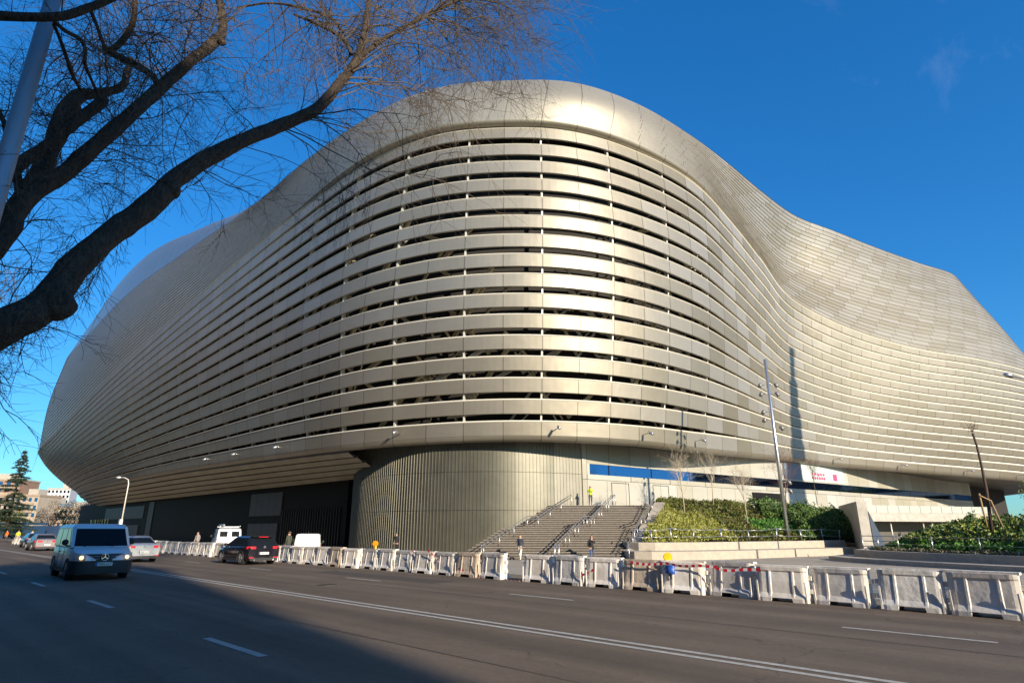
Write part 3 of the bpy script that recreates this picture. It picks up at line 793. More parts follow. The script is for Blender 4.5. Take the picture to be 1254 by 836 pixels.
# terrace front with glass railing
ter = empty('terrace', LF(55, 87, 3.9)); tag(ter, 'raised concrete terrace with glass railing below the long window band', 'terrace')
TA, TBp = LF(47.6, 84.6), LF(70.5, 92.2); td = (TBp-TA)
LEN = td.length; tdn = td.normalized(); tn = Vector((tdn.y, -tdn.x, 0))
ang = math.atan2(tdn.y, tdn.x)
m_ = MB(); c = (TA+TBp)/2 + tn*.2; m_.box((c.x, c.y, 3.42), (LEN, .9, 1.1), 0, ang); child(m_, 'slab_edge', [M['concrete']], ter)
for i in range(13):
    p = TA + tdn*(LEN*i/12) + tn*.35; m_ = MB(); m_.box((p.x, p.y, 4.45), (.06, .06, 1.05), 0, ang); child(m_, 'railing_post', [M['metal']], ter)
    if i < 12:
        p = TA + tdn*(LEN*(i+.5)/12) + tn*.35; m_ = MB(); m_.box((p.x, p.y, 4.5), (LEN/12-.12, .02, .95), 0, ang); child(m_, 'glass_pane', [M['railglass']], ter)
m_ = MB(); c = (TA+TBp)/2 - tn*3.5; m_.box((c.x, c.y, 1.4), (LEN+6, .3, 3.3), 0, ang); child(m_, 'back_wall', [M['soffit']], ter)
for t in (.2, .45, .52, .60, .69, .8, .93):
    p = TA + tdn*(LEN*t) - tn*.3; m_ = MB(); m_.tube([(p.x, p.y, -.2), (p.x, p.y, 2.9)], .09, 8); child(m_, 'column', [M['mullion']], ter)
p = TA + tdn*3.4 - tn*3.2; m_ = MB(); m_.box((p.x, p.y, .9), (1.0, .1, 2.1), 0, ang); child(m_, 'door', [M['black']], ter)
# right planter
rk = [(28.3, 46), (25.6, 45.3), (24.0, 43.6), (23.9, 41.2), (24.6, 37.5), (26.4, 32.5), (29.5, 25), (33, 18)]
loft_wall('planter_kerb', [(a-1.1, f-.4) for a, f in rk], -1.3, -.4, .06, M['stone'], 'low stone base step around the right hand planter', 'kerb step')
rw = loft_wall('planter_wall', rk, -.5, -.3, .48, M['stone'], 'smooth curved stone planter wall at the right edge behind the barriers', 'low wall')
def rfe(f):
    for i in range(1, len(rk)-1):
        (a, b), (c, d) = rk[i], rk[i+1]
        if d <= f <= b: return a + (c-a)*(b-f)/(b-d)
    return 25.6
def rz(la, f): d = la - rfe(f) - .5; return .42 + max(0, min(2.0, (d-1.4)*.27))
mb = MB(); rows = []
for i in range(20):
    f = 46 - 27*i/19; rows.append([LF(rfe(min(f, 45))+.3 + d, f, rz(rfe(min(f, 45))+.3+d, min(f, 45))-.05) for d in (0, 1, 2, 4, 6, 9, 14)])
mb.grid(rows, 0, True); tag(mb.build('planting_bed', gm), kind='structure')
def rsmp(d0, d1, f0, f1, hmax, k_=1.):
    def f_(r):
        f = r.uniform(f0, f1); d = r.uniform(d0, d1); la = rfe(f) + d
        hn = noise.noise(Vector((la*1.1, f*1.1, 5)))*.5+.5; hn2 = noise.noise(Vector((la*2.7, f*2.7, 8)))*.5+.5
        if hn2 < .36 and k_ < 1: return None, 0
        return LF(la, f, rz(la, f) + hmax*(.55*hn+.45*hn2)*r.uniform(.3, 1.2)), 0
    return f_
Wg = [lm('leaf_pale', (.30, .29, .19)), lm('leaf_grey_green', (.13, .13, .06)), lm('leaf_dark_olive', (.05, .055, .02))]  # pale, grey green and dark olive leaf tones, mixed at random
leaves('ground_cover', Wg, 'low creamy variegated plants edging the right hand planter', 'ground cover', rsmp(.6, 1.7, 28, 45, .35), 5000, .07, 11, 'stuff')
leaves('ground_cover', Bg, 'bright green leafy clumps behind the pale edging plants', 'ground cover', rsmp(1.6, 2.8, 28, 45, .75, .5), 6000, .09, 12, 'stuff')
leaves('ground_cover', Eg + [Yg[0]], 'dense mixed green shrubs at the back of the right hand planter', 'ground cover', rsmp(2.6, 8, 24, 45.5, 1.05), 26000, .11, 13, 'stuff')
# railing left of the right planter
rl = empty('metal_railing', LF(25.5, 46, 0)); tag(rl, 'short silver tube railing beside the right hand planter', 'railing')
pts = [(24.6, 46.2), (25.3, 45.0), (26.2, 44.0), (27.6, 43.4)]
pts = [(25.4, 45.9), (26.1, 45.2), (26.9, 44.6), (27.6, 44.2)]
m_ = MB()
for h in (.9, .55, .2): m_.tube([LF(a, f, .45+h) for a, f in pts], .03, 5)
child(m_, 'rail', [M['metal']], rl)
for a, f in pts: m_ = MB(); m_.tube([LF(a, f, .2), LF(a, f, 1.4)], .035, 6); child(m_, 'post', [M['metal']], rl)
fen = empty('wire_fence', LF(26, 38, .5)); tag(fen, 'thin post and wire fence running through the right hand planter', 'fence')
prev = None
for f in (43.6, 41.2, 38.6, 35.8, 32.8, 30):
    la = rfe(f)+1.2; m_ = MB(); p = LF(la, f, .4); q = LF(la, f, 1.35); m_.tube([p, q], .03, 5); child(m_, 'post', [M['metal']], fen)
    if prev:
        m_ = MB(); [m_.tube([prev[0].lerp(prev[1], h), p.lerp(q, h)], .012, 3) for h in (.95, .5)]; child(m_, 'wire', [M['metal']], fen)
    prev = (p, q)

# lamp mast on the slope
base = LF(22.7, 52, gz(22.7, 52)-.3); 
mast = empty('light_mast', base); tag(mast, 'tall slim metal light mast standing on the hedge slope', 'lamp mast')
m_ = MB(); m_.tube([base, Vector((base.x, base.y, 16.35))], [.17, .13], 10); child(m_, 'pole', [M['metal']], mast)
lamp = mat('lamp_head', (.22, .21, .2), .4, .4)
for z_, s_ in ((14.0, 1), (14.0, -1), (13.2, 1), (13.2, -1), (11.6, -1), (10.9, -1), (10.2, 1), (5.6, 1), (4.9, 1)):
    m_ = MB(); rt = Vector((LX, LY, 0)); a = Vector((base.x, base.y, z_)); m_.tube([a, a + rt*s_*.55], .03, 5)
    h = a + rt*s_*.6; m_.tube([h - rt*.05 + Vector((0,0,.14)), h + rt*s_*.1 - Vector((0,0,.0)), h + rt*s_*.22 - Vector((0,0,.2))], [.1, .17, .15], 8); child(m_, 'lamp_head', [lamp], mast)
# ---------------------------------------------------------------- barriers
def make_barrier():
    mb = MB(); L_, H_ = 1.27, .86
    # cross sections along the length: pinched at the ends, two feet below
    prof = [(.26, 0), (.255, .10), (.19, .22), (.165, .50), (.13, .74), (.15, .77), (.15, H_)]
    xs = [-.635, -.60, -.56, -.50, -.33, -.31, -.27, -.25, .25, .27, .31, .33, .50, .56, .60, .635]
    rows = []
    for x in xs:
        e = min(1, (L_/2-abs(x))/.10); rib = .018 if abs(abs(x)-.29) < .03 else 0
        r = []
        for y, z in prof:
            yy = (y - .05*(1-e) + (rib if .1 < z < .76 else 0)); 
            if abs(x) < .26 and z < .05: z = .11; yy -= .02
            r.append((x, -yy, z))
        r += [(x, -q[1], q[2]) for q in reversed(r)]
        rows.append(r)
    mb.grid(rows, 0, False)
    mb.add(rows[0], [tuple(range(14))]); mb.add(rows[-1], [tuple(reversed(range(14)))])
    for s_ in (-1, 1):                                       # coupling lugs and the rim along the ends
        mb.box((s_*.675, 0, .60), (.08, .12, .10), 0); mb.box((s_*.675, 0, .28), (.08, .12, .10), 0)
        mb.box((s_*.60, -.235, .26), (.035, .04, .50), 0, 0, (1, .5)); 
    mb.box((0, 0, .875), (1.34, .20, .05), 0)
    return mb.build('plastic_barrier', M['plastic'])
bar0 = make_barrier(); NBAR = 43
rb = random.Random(12)
ordn = ['first','second','third','fourth','fifth','sixth','seventh','eighth','ninth','tenth','eleventh','twelfth','thirteenth','fourteenth','fifteenth','sixteenth','seventeenth','eighteenth','nineteenth','twentieth','twenty-first','twenty-second']
tens = {2:'twenty',3:'thirty',4:'forty'}
def ordinal(n):
    if n <= 20: return ordn[n-1]
    t, u = divmod(n, 10)
    return {20:'twentieth',30:'thirtieth',40:'fortieth'}[n] if u == 0 else tens[t] + '-' + ordn[u-1]
barmats = [M['plastic'], mat('greyer_barrier_plastic', (.72, .70, .67), .5, 0, .4, .25, 2, .5, 5, col2=(.50, .48, .44)), mat('dusty_barrier_plastic', (.66, .56, .44), .55, 0, .4, .25, 2, .5, 5, col2=(.44, .35, .26))]
x = -1.02; bars = []
for i in range(NBAR):
    o = bar0 if i == 0 else bar0.copy()
    if i:
        COL.objects.link(o)
    ry = rb.uniform(-.09, .09); dy = rb.uniform(-.09, .09)
    o.location = (x + (rb.uniform(-.05, .05) if i else 0), 17.0 + dy, .0); o.rotation_euler = (rb.uniform(-.035, .035), 0, ry); o.scale = (1, 1, rb.uniform(.97, 1.03))
    bars.append(o)
    side = 'from the right edge of the photo'
    tag(o, ('closest white plastic barrier, cut by the right edge of the photo' if i == 0 else ordinal(i+1) + ' white plastic barrier ' + side + ' in the long row'), 'barrier', 'white plastic road barriers in a long row')
    x -= 1.42 if i != 10 else 2.30
# a few have a different tone
for i in (7, 12, 19, 27): 
    me = bars[i].data.copy(); me.materials[0] = barmats[2]; bars[i].data = me
for i in (2, 9, 15, 23): 
    me = bars[i].data.copy(); me.materials[0] = barmats[1]; bars[i].data = me
for i in range(22):
    o = bar0.copy(); COL.objects.link(o); o.location = (-72 - i*1.5, 16.2 - i*.12, 0); o.rotation_euler = (0, 0, .08)
    tag(o, ordinal(i+1) + ' small white barrier from the near end of the far row', 'barrier', 'distant white barriers at the left edge')
# red and white tape
def tape(name, pts, label, w=.075):
    mb = MB(); P = []
    for i in range(len(pts)-1):
        a, b = Vector(pts[i]), Vector(pts[i+1]); n = max(2, int((b-a).length/.10))
        for j in range(n):
            t = j/n; sag = -.05*math.sin(math.pi*t) if (b-a).length > .6 else 0
            P.append(a.lerp(b, t) + Vector((0, 0, sag)))
    P.append(Vector(pts[-1]))
    for i in range(len(P)-1):
        d = P[i+1]-P[i]; u1 = Vector((0, .25*math.sin(i*.3), 1)).normalized()*w/2; u2 = Vector((0, .25*math.sin((i+1)*.3), 1)).normalized()*w/2
        sk_ = d*.4
        mb.add([P[i]-u1, P[i+1]-u2, P[i+1]+u2+sk_*0, P[i]+u1], [(0,1,2,3)], i % 2)
    tag(mb.build(name, [mat('tape_red', (.55, .02, .03), .45), mat('tape_white', (.75, .70, .64), .45)]), label, 'tape')
bx = lambda px, py, Y=16.72: at(px, py, Y=Y)
tape('hazard_tape', [bx(772, 688), bx(815, 689), bx(855, 692), bx(878, 694)], 'red and white tape along the barrier tops under the yellow warning lamp')
tape('hazard_tape', [bx(876, 695), bx(905, 697), bx(931, 697)], 'short red and white tape on the barrier right of the lamp')
tape('hazard_tape', [bx(688, 711), bx(706, 704), bx(727, 697)], 'red and white tape rising across the barriers below the dark coated woman')
tape('hazard_tape', [bx(562, 695), bx(572, 702), bx(590, 708)], 'sagging red and white tape left of the walking woman', .09)
tape('hazard_tape', [bx(590, 708), bx(620, 709.5), bx(645, 710)], 'dark red and white tape lying low at the barrier feet', .06)
tape('hazard_tape', [bx(503, 680), bx(505, 674), bx(508, 680)], 'scrap of red and white tape knotted on a barrier left of the stairs')
tape('hazard_tape', [bx(526, 681), bx(524, 674), bx(532, 680), bx(538, 688)], 'loose red and white tape end fluttering near the tower foot')
# warning lamps
def wlamp(px, py, bag, label, s=1.):
    p = at(px, py, Y=17.0); e = empty('warning_lamp', (p.x, p.y, p.z)); tag(e, label, 'warning lamp')
    m_ = MB(); m_.disc(p + Vector((0,0,.10)), (.5, -1, 0), .13*s, .08, 14, 0); m_.disc(p + Vector((0,-.05,.10)), (.5, -1, 0), .09*s, .06, 12, 0)
    child(m_, 'lens', [mat('amber_lens', (.75, .50, .02) if bag else (.85, .32, .01), .35)], e)
    m_ = MB(); m_.box(p + Vector((0, 0, -.08)), (.12, .09, .16)); child(m_, 'battery_box', [mat('yellow_box', (.60, .42, .02), .5)], e)
wlamp(818, 686, 1, 'round yellow warning lamp on the barrier behind the blue bag')
wlamp(459.5, 668, 0, 'small orange warning lamp on the barriers in front of the ribbed tower', 1.0)
p = at(820, 697, Y=16.70); mb = MB(); rr = random.Random(5)
rows = []
for i in range(6):
    z = .12 - i*.05; r = []
    for k in range(8):
        a = k/8*6.283; q = (.06 + .09*math.sin((i+1)/7*3.1))*rr.uniform(.6, 1.3); r.append((p.x + math.cos(a)*q*1.2, p.y + math.sin(a)*q*.5, p.z + z))
    rows.append(r)
mb.grid(rows, 0, True, True); mb.add(rows[0], [tuple(range(8))]); mb.add(rows[-1], [tuple(range(8))])
bag = mb.build('plastic_bag', [mat('blue_bag', (.03, .10, .42), .35)]); tag(bag, 'crumpled blue plastic bag tied to the front of a barrier', 'bag')
mb = MB(); mb.bar(at(821, 700, Y=16.68), at(822, 709, Y=16.68), .07, .03); o = mb.build('strap', M['black']); o.parent = bag

# ---------------------------------------------------------------- vehicles
def paint(name, col, rough=.28, metal=.3): return mat(name, col, rough, metal, .5, coat=.25)
M['tyre'] = mat('tyre_rubber', (.015, .015, .016), .85); M['rim_'] = mat('alloy_rim', (.40, .40, .42), .3, .8)
M['trim'] = mat('black_plastic_trim', (.022, .022, .024), .55); M['tail'] = mat('tail_light_red', (.55, .012, .02), .25, 0, .6, emis=(.8,.02,.03), estr=.15)
M['lens'] = mat('headlight_glass', (.45, .46, .45), .12, .3, .8); M['plate'] = mat('number_plate', (.70, .70, .66), .5); M['chrome'] = mat('chrome', (.75, .75, .76), .15, 1)
M['ink'] = mat('plate_ink', (.02, .02, .03), .6); M['blueband'] = mat('plate_blue', (.02, .06, .35), .5)
def vehicle(name, label, cat, loc, rz, sp):
    """sp: dict. local x forward, z up, front at +x. returns root"""
    e = empty(name, (0, 0, 0)); tag(e, label, cat)
    P = paint(name + '_paint', sp['col'], sp.get('rough', .28), sp.get('metal', .3))
    def ch(mb, n, ms, par=None):
        o = mb.build(n, ms); o.parent = par or e; return o
    W = sp['W']/2
    # body: stations (x, zbottom, ztop, halfwidth factor)
    mb = MB(); rows = []
    for x, zb, zt, k in sp['st']:
        w = W*k; h = zt-zb
        half = [(0, zb), (w*.80, zb), (w*.95, zb+.06), (w, zb+h*.30), (w*1.0, zb+h*.62), (w*.975, zt-h*.13), (w*.93, zt-.035), (w*.86, zt), (w*.45, zt+.022), (0, zt+.03)]
        rows.append([(x, y, z) for y, z in half] + [(x, -y, z) for y, z in half[-2:0:-1]])
    mb.grid(rows, 0, True, True); n = len(rows[0])
    mb.add(rows[0], [tuple(range(n))]); mb.add(rows[-1], [tuple(reversed(range(n)))])
    # cabin frustum rings
    rg = []
    for (xr, xf, z, k) in sp['cab']:
        w = W*k; c = .10
        rg.append([(xr, -w+c, z), (xr, w-c, z), (xr+c*.6, w, z), (xf-c*.8, w, z), (xf, w-c, z), (xf, -w+c, z), (xf-c*.8, -w, z), (xr+c*.6, -w, z)])
    b0 = len(mb.v); mb.grid(rg, 0, False, True); mb.add([*rg[-1]], [tuple(reversed(range(8)))])
    body = ch(mb, 'body', [P])
    # windows: quads on the cabin between rings 0 and 1, pushed out 8 mm
    (xr0, xf0, z0, k0), (xr1, xf1, z1, k1) = sp['cab'][0], sp['cab'][1]
    def at_(s, t, side):   # s 0..1 rear to front, t 0..1 up
        k = k0*(1-t)+k1*t; xr = xr0*(1-t)+xr1*t; xf = xf0*(1-t)+xf1*t; return (xr + .07 + (xf-xr-.15)*s, side*(W*k+.008), z0*(1-t)+z1*t)
    for side in (1, -1):
        for (s0, s1, s2, s3) in sp['win']:
            m_ = MB(); q = [at_(s0, .06, side), at_(s1, .06, side), at_(s2, .90, side), at_(s3, .90, side)]
            m_.add(q, [(0,1,2,3)]); ch(m_, 'side_window', [M['carglass']])
    def endq(front, y0=.90, t0=.05, t1=.93):
        q = []
        for t, yy in ((t0, y0), (t0, -y0), (t1, -y0*.97), (t1, y0*.97)):
            k = k0*(1-t)+k1*t; x = (xf0*(1-t)+xf1*t + .010) if front else (xr0*(1-t)+xr1*t - .010)
            q.append((x, yy*(W*k), z0*(1-t)+z1*t))
        return q
    if not sp.get('blank_rear'):
        m_ = MB(); m_.add(endq(False), [(0,1,2,3)]); ch(m_, 'rear_window', [M['carglass']])
    m_ = MB(); m_.add(endq(True), [(0,1,2,3)]); ws = ch(m_, 'windscreen', [M['carglass']])
    # wheels
    r = sp['r']
    for x in sp['wx']:
        for side in (1, -1):
            m_ = MB(); m_.disc((x, side*(W*.985-.11), r), (0, 1, 0), r, .22, 24, 0); 
            m_.tube([(x, side*(W*.985-.02), r), (x, side*(W*.985+.004), r)], [r*.99, r*.86], 24, 0, False)
            wh = ch(m_, 'wheel', [M['tyre']])
            m_ = MB(); m_.disc((x, side*(W*.985+.006), r), (0, 1, 0), r*.64, .012, 20, 1)
            for q in range(5):
                a = q*1.2566+.3; m_.bar((x, side*(W*.985+.018), r), (x + math.cos(a)*r*.62, side*(W*.985+.018), r + math.sin(a)*r*.62), r*.17, .02, 0)
            for q in range(20):
                a = q*.31416; a2 = a+.31416; m_.bar((x+math.cos(a)*r*.63, side*(W*.985+.016), r+math.sin(a)*r*.63), (x+math.cos(a2)*r*.63, side*(W*.985+.016), r+math.sin(a2)*r*.63), .03, .03, 0)
            ch(m_, 'rim', [M['rim_'], M['black']], wh)
            m_ = MB(); n = 15; A = [(x + math.cos(math.pi*i/n*1.16-.25)*r*1.17, side*(W*.995+.004), r + math.sin(math.pi*i/n*1.16-.25)*r*1.17) for i in range(n+1)]
            m_.add(A, [tuple(range(n+1))]); 
            for i in range(n): m_.bar((A[i][0], side*(W+.006), A[i][2]), (A[i+1][0], side*(W+.006), A[i+1][2]), .035, .02, 0)
            ch(m_, 'wheel_arch', [M['trim']])
    # lower trim
    m_ = MB(); x0, x1 = sp['st'][0][0], sp['st'][-1][0]; zb = sp['st'][len(sp['st'])//2][1]
    for side in (1, -1): m_.box(((sp['wx'][0]+sp['wx'][1])/2, side*(W*.985), zb+.07), (abs(sp['wx'][1]-sp['wx'][0])-2.4*r, .05, .14))
    ch(m_, 'side_skirt', [M['trim']])
    # door seams and handles
    for side in (1, -1):
        for xx in sp['doors']:
            m_ = MB(); m_.box((xx, side*(W+.001), (zb+z0)/2+.1), (.012, .012, (z0-zb)*.72)); ch(m_, 'door_gap', [M['black']])
            m_ = MB(); m_.box((xx+.14, side*(W*.99+.02), z0-.17), (.16, .03, .03)); ch(m_, 'door_handle', [P if not sp.get('van') else M['trim']])
        m_ = MB(); mx_ = sp['mirror']; m_.sphere((mx_, side*(W*k0+.13), z0+.09 + (.08 if sp.get('van') else 0)), .11, 0, 10, 1.0 if sp.get('van') else .7); m_.bar((mx_, side*(W*k0-.05), z0+.04), (mx_, side*(W*k0+.1), z0+.06), .05)
        ch(m_, 'mirror', [M['trim'] if sp.get('van') else P])
    return e, ch, W, P, ws, body
def place(e, loc, rz): e.location = loc; e.rotation_euler = (0, 0, rz)
def plate(ch, x, z, front, par=None, w=.52):
    m_ = MB(); s_ = 1 if front else -1
    m_.box((x, 0, z), (.02, w, .12)); pl_ = ch(m_, 'number_plate', [M['plate']])
    m_ = MB(); m_.box((x+s_*.012, s_*(-w/2+.03)*(1), z), (.006, .05, .115)); ch(m_, 'plate_band', [M['blueband']], pl_)
    tc = bpy.data.curves.new('plate_text', 'FONT'); tc.body = '7084 LLV'; tc.size = .105; tc.align_x = 'CENTER'; tc.align_y = 'CENTER'; tc.extrude = .001
    to = bpy.data.objects.new('plate_text', tc); COL.objects.link(to); tc.materials.append(M['ink'])
    dg = bpy.context.evaluated_depsgraph_get(); me = bpy.data.meshes.new_from_object(to.evaluated_get(dg)); me.materials.clear(); me.materials.append(M['ink'])
    o = bpy.data.objects.new('plate_text', me); COL.objects.link(o); bpy.data.objects.remove(to)
    o.parent = pl_; o.location = (x + s_*.016, .02*s_, z); o.rotation_euler = (R_(90), 0, R_(90) if front else R_(-90))

# delivery van (front towards the camera's right: local +x = world +x)
van_sp = dict(col=(.72, .72, .73), W=1.93, r=.335, van=1, rough=.35, metal=.25,
  st=[(-2.55,.38,1.05,.93),(-2.5,.28,1.12,.97),(-2.2,.24,1.15,1),(-1,.24,1.15,1),(.6,.24,1.15,1),(1.35,.24,1.13,1),(1.75,.25,1.07,.99),(2.15,.26,1.0,.95),(2.38,.26,.93,.89),(2.50,.28,.80,.82),(2.54,.34,.66,.78)],
  cab=[(-2.5,1.62,1.10,.975),(-2.38,.95,1.80,.925),(-2.26,.74,1.90,.84),(-2.0,.5,1.93,.6)],
  win=[(.03,.33,.36,.05),(.37,.66,.71,.40),(.70,.955,.93,.75)], wx=(-1.55,1.60), doors=(.45,-.75), mirror=1.10)
v, ch, W, P, ws, body = vehicle('delivery_van', 'grey delivery van with black bumper and grille driving towards the camera', 'van', None, 0, van_sp)
m_ = MB()      # black bumper wrap
rows = []
for z, g in ((.22, .03), (.30, .06), (.48, .075), (.60, .06), (.66, .02)):
    rows.append([(1.95, W*1.0+g*.2, z), (2.25, W*.975+g*.2, z), (2.44, W*.91+g*.3, z), (2.575, W*.78, z), (2.58+g*.4, W*.4, z), (2.59+g*.4, 0, z), (2.58+g*.4, -W*.4, z), (2.575, -W*.78, z), (2.44, -W*.91-g*.3, z), (2.25, -W*.975-g*.2, z), (1.95, -W*1.0-g*.2, z)])
m_.grid(rows, 0, True); ch(m_, 'front_bumper', [M['trim']])
m_ = MB(); m_.grid([[(2.565-.12*(abs(y)/.6)**2, y, z) for y in (-.60,-.45,-.2,0,.2,.45,.60)] for z in (.66, .78, .885)], 0, True)
gr = ch(m_, 'grille', [M['trim']])
for z in (.72, .80): 
    m_ = MB(); m_.tube([(2.58-.12*(abs(y)/.6)**2, y, z) for y in (-.52,-.3,-.15)], .012, 5); m_.tube([(2.58-.12*(abs(y)/.6)**2, y, z) for y in (.15,.3,.52)], .012, 5); ch(m_, 'grille_bar', [M['rim_']], gr)
m_ = MB(); m_.tube([(2.605, .115*math.cos(a*.3927), .775+.115*math.sin(a*.3927)) for a in range(17)], .014, 6)
for a in (90, 210, 330): m_.bar((2.605, 0, .775), (2.605, .11*math.cos(R_(a)), .775+.11*math.sin(R_(a))), .022)
ch(m_, 'emblem', [M['chrome']], gr)
lit = mat('warm_headlamp', (.8, .5, .2), .3, 0, .5, emis=(1, .62, .22), estr=2.2)
for side in (1, -1):
    m_ = MB(); m_.grid([[(2.60, side*.58, z0_), (2.53, side*.76, z0_+.02), (2.36, side*.905, z0_+.08)] for z0_ in (.66, .75)] + [[(2.545, side*.56, .87), (2.46, side*.74, .90), (2.28, side*.90, .93)]], 0, True)
    hl = ch(m_, 'headlight', [M['lens']]); 
    m_ = MB(); m_.sphere((2.545, side*.70, .765), .068, 0, 10); ch(m_, 'bulb', [lit], hl)
    m_ = MB(); m_.disc((2.52, side*.66, .38), (1, 0, 0), .06, .06, 12); ch(m_, 'fog_lamp', [M['rim_']])
plate(ch, 2.65, .54, True)
m_ = MB(); m_.box((2.56, 0, .36), (.06, 1.1, .12)); ch(m_, 'air_intake', [M['black']])
# seats and mirror seen through the screen
m_ = MB(); m_.bar((1.62, -.55, 1.12), (1.40, -.1, 1.32), .02); m_.bar((1.66, .35, 1.12), (1.45, .1, 1.30), .02); ch(m_, 'wiper', [M['black']])
place(v, (-29.9, 6.45, 0), R_(-2.5)); v.scale = (1.0, 1.03, 1.03)

def rear_bits(ch, xr, W, zt, zp, s=1., tail=(.30, .12), color=None, emblem=True, P=None):
    for side in (1, -1):
        m_ = MB(); m_.grid([[(xr-.02, side*(W*.84-tail[0]), z), (xr-.015, side*W*.76, z), (xr+.03, side*W*.885, z), (xr+.16, side*(W*.965+.012), z)] for z in (zt-tail[1]/2, zt, zt+tail[1]/2)], 0, True); ch(m_, 'tail_light', [M['tail']])
        m_ = MB(); m_.box((xr-.01, side*W*.72, .36), (.04, .26, .05)); ch(m_, 'reflector', [M['tail']])
    plate(ch, xr-.035, zp, False)
    m_ = MB(); m_.box((xr+.03, 0, .28), (.14, W*1.6, .14)); ch(m_, 'rear_bumper', [M['trim']])
    if emblem: m_ = MB(); m_.disc((xr-.04, 0, zt+.03), (1, 0, 0), .065, .02, 16); ch(m_, 'emblem', [M['chrome']])
# dark hatchback
hb = dict(col=(.012, .011, .016), W=1.80, r=.325, rough=.15, metal=.2,
  st=[(-2.10,.34,.84,.90),(-2.07,.26,.92,.93),(-1.85,.22,.96,.98),(-.9,.20,.95,1),(.3,.20,.93,1),(1.0,.20,.92,1),(1.5,.22,.84,.97),(1.9,.24,.74,.92),(2.08,.30,.60,.84)],
  cab=[(-2.06,1.12,.90,.93),(-1.66,.22,1.36,.72),(-1.50,.02,1.44,.62),(-1.2,-.2,1.46,.45)], win=[(.06,.24,.28,.14),(.28,.55,.56,.32),(.58,.93,.80,.60)], wx=(-1.30,1.30), doors=(.15,-.75), mirror=.62)
v, ch, W, P, ws, body = vehicle('hatchback_car', 'shiny black hatchback seen from behind beside the white barriers', 'car', None, 0, hb)
rear_bits(ch, -2.09, W, .86, .58)
m_ = MB(); m_.box((-1.72, 0, 1.41), (.30, 1.15, .04)); sp_ = ch(m_, 'spoiler', [P]); m_ = MB(); m_.box((-1.875, 0, 1.395), (.02, .5, .03)); ch(m_, 'brake_light', [M['tail']], sp_)
for s_ in (1, -1): m_ = MB(); m_.disc((-2.12, s_*.5, .25), (1,0,0), .04, .1, 10); ch(m_, 'exhaust', [M['chrome']])
place(v, (-35.2, 15.0, 0), R_(180+0)); v.scale = (-1, 1, 1)
v.scale = (1, 1, 1); place(v, (-35.2, 14.95, 0), R_(180))
# silver saloon behind the van
sd_ = dict(col=(.50, .50, .50), W=1.82, r=.325, rough=.3, metal=.6,
  st=[(-2.36,.36,.86,.86),(-2.32,.26,.98,.91),(-2.0,.22,1.02,.97),(-1.2,.20,.98,1),(.3,.20,.94,1),(1.1,.20,.92,1),(1.7,.22,.84,.97),(2.1,.24,.74,.92),(2.30,.30,.60,.84)],
  cab=[(-1.75,1.25,.93,.92),(-1.02,.30,1.35,.70),(-.85,.1,1.42,.62),(-.6,-.1,1.44,.45)], win=[(.08,.30,.42,.34),(.33,.60,.62,.45),(.63,.93,.80,.66)], wx=(-1.35,1.40), doors=(.25,-.65), mirror=.75)
v, ch, W, P, ws, body = vehicle('saloon_car', 'silver saloon car half hidden behind the grey van', 'car', None, 0, sd_)
rear_bits(ch, -2.35, W, .84, .56); place(v, (-42.6, 11.2, 0), R_(180))
sd2 = dict(sd_); sd2['col'] = (.30, .27, .27)
v, ch, W, P, ws, body = vehicle('saloon_car', 'distant grey brown saloon with bright red tail lights left of the van', 'car', None, 0, sd2)
rear_bits(ch, -2.35, W, .80, .52, tail=(.42, .16)); place(v, (-70.5, 11.2, 0), R_(180))
sd3 = dict(hb); sd3['col'] = (.02, .05, .13)
v, ch, W, P, ws, body = vehicle('hatchback_car', 'small dark blue car far down the road beyond the grey brown saloon', 'car', None, 0, sd3)
rear_bits(ch, -2.09, W, .86, .58); place(v, (-84.5, 12.6, 0), R_(180))
# parked white vans behind the barriers
vw = dict(col=(.72, .71, .68), W=1.83, r=.32, van=1, rough=.4, metal=0, blank_rear=True,
  st=[(-2.12,.36,1.05,.93),(-2.08,.26,1.12,.97),(-1.8,.22,1.14,1),(-1,.22,1.14,1),(.6,.22,1.12,1),(1.1,.22,1.08,1),(1.6,.24,.98,.97),(2.0,.26,.82,.90),(2.15,.32,.62,.82)],
  cab=[(-2.09,1.22,1.08,.96),(-2.0,.55,1.74,.88),(-1.9,.35,1.83,.80),(-1.7,.2,1.85,.62)], win=[(.64,.95,.90,.70)], wx=(-1.35,1.38), doors=(.35,-.55), mirror=.85)
v, ch, W, P, ws, body = vehicle('parked_van', 'white works van with a ladder rack parked behind the barriers', 'van', None, 0, vw)
rear_bits(ch, -2.11, W, .80, .5, tail=(.05, .5), emblem=False)
for s_ in (1, -1): m_ = MB(); m_.box((-2.07, s_*.42, 1.42), (.03, .55, .40)); ch(m_, 'rear_window', [M['carglass']])
m_ = MB(); 
for x in (-1.6, -.6, .3): m_.bar((x, -.72, 1.95), (x, .72, 1.95), .04)
for y in (-.7, .7): m_.bar((-2.0, y, 2.0), (.5, y, 2.0), .04)
m_.tube([(-2.2, .5, 2.08), (.8, .5, 2.08)], .09, 8); ch(m_, 'roof_rack', [M['metal']])
place(v, (-54.5, 21.2, -.05), R_(165)); v.scale = (1.05,)*3
v, ch, W, P, ws, body = vehicle('parked_van', 'plain white van parked behind the barriers right of the black hatchback', 'van', None, 0, vw)
rear_bits(ch, -2.11, W, .80, .5, tail=(.05, .5), emblem=False); place(v, (-40.6, 21.4, -.15), R_(150)); v.scale = (.93, .93, .9)

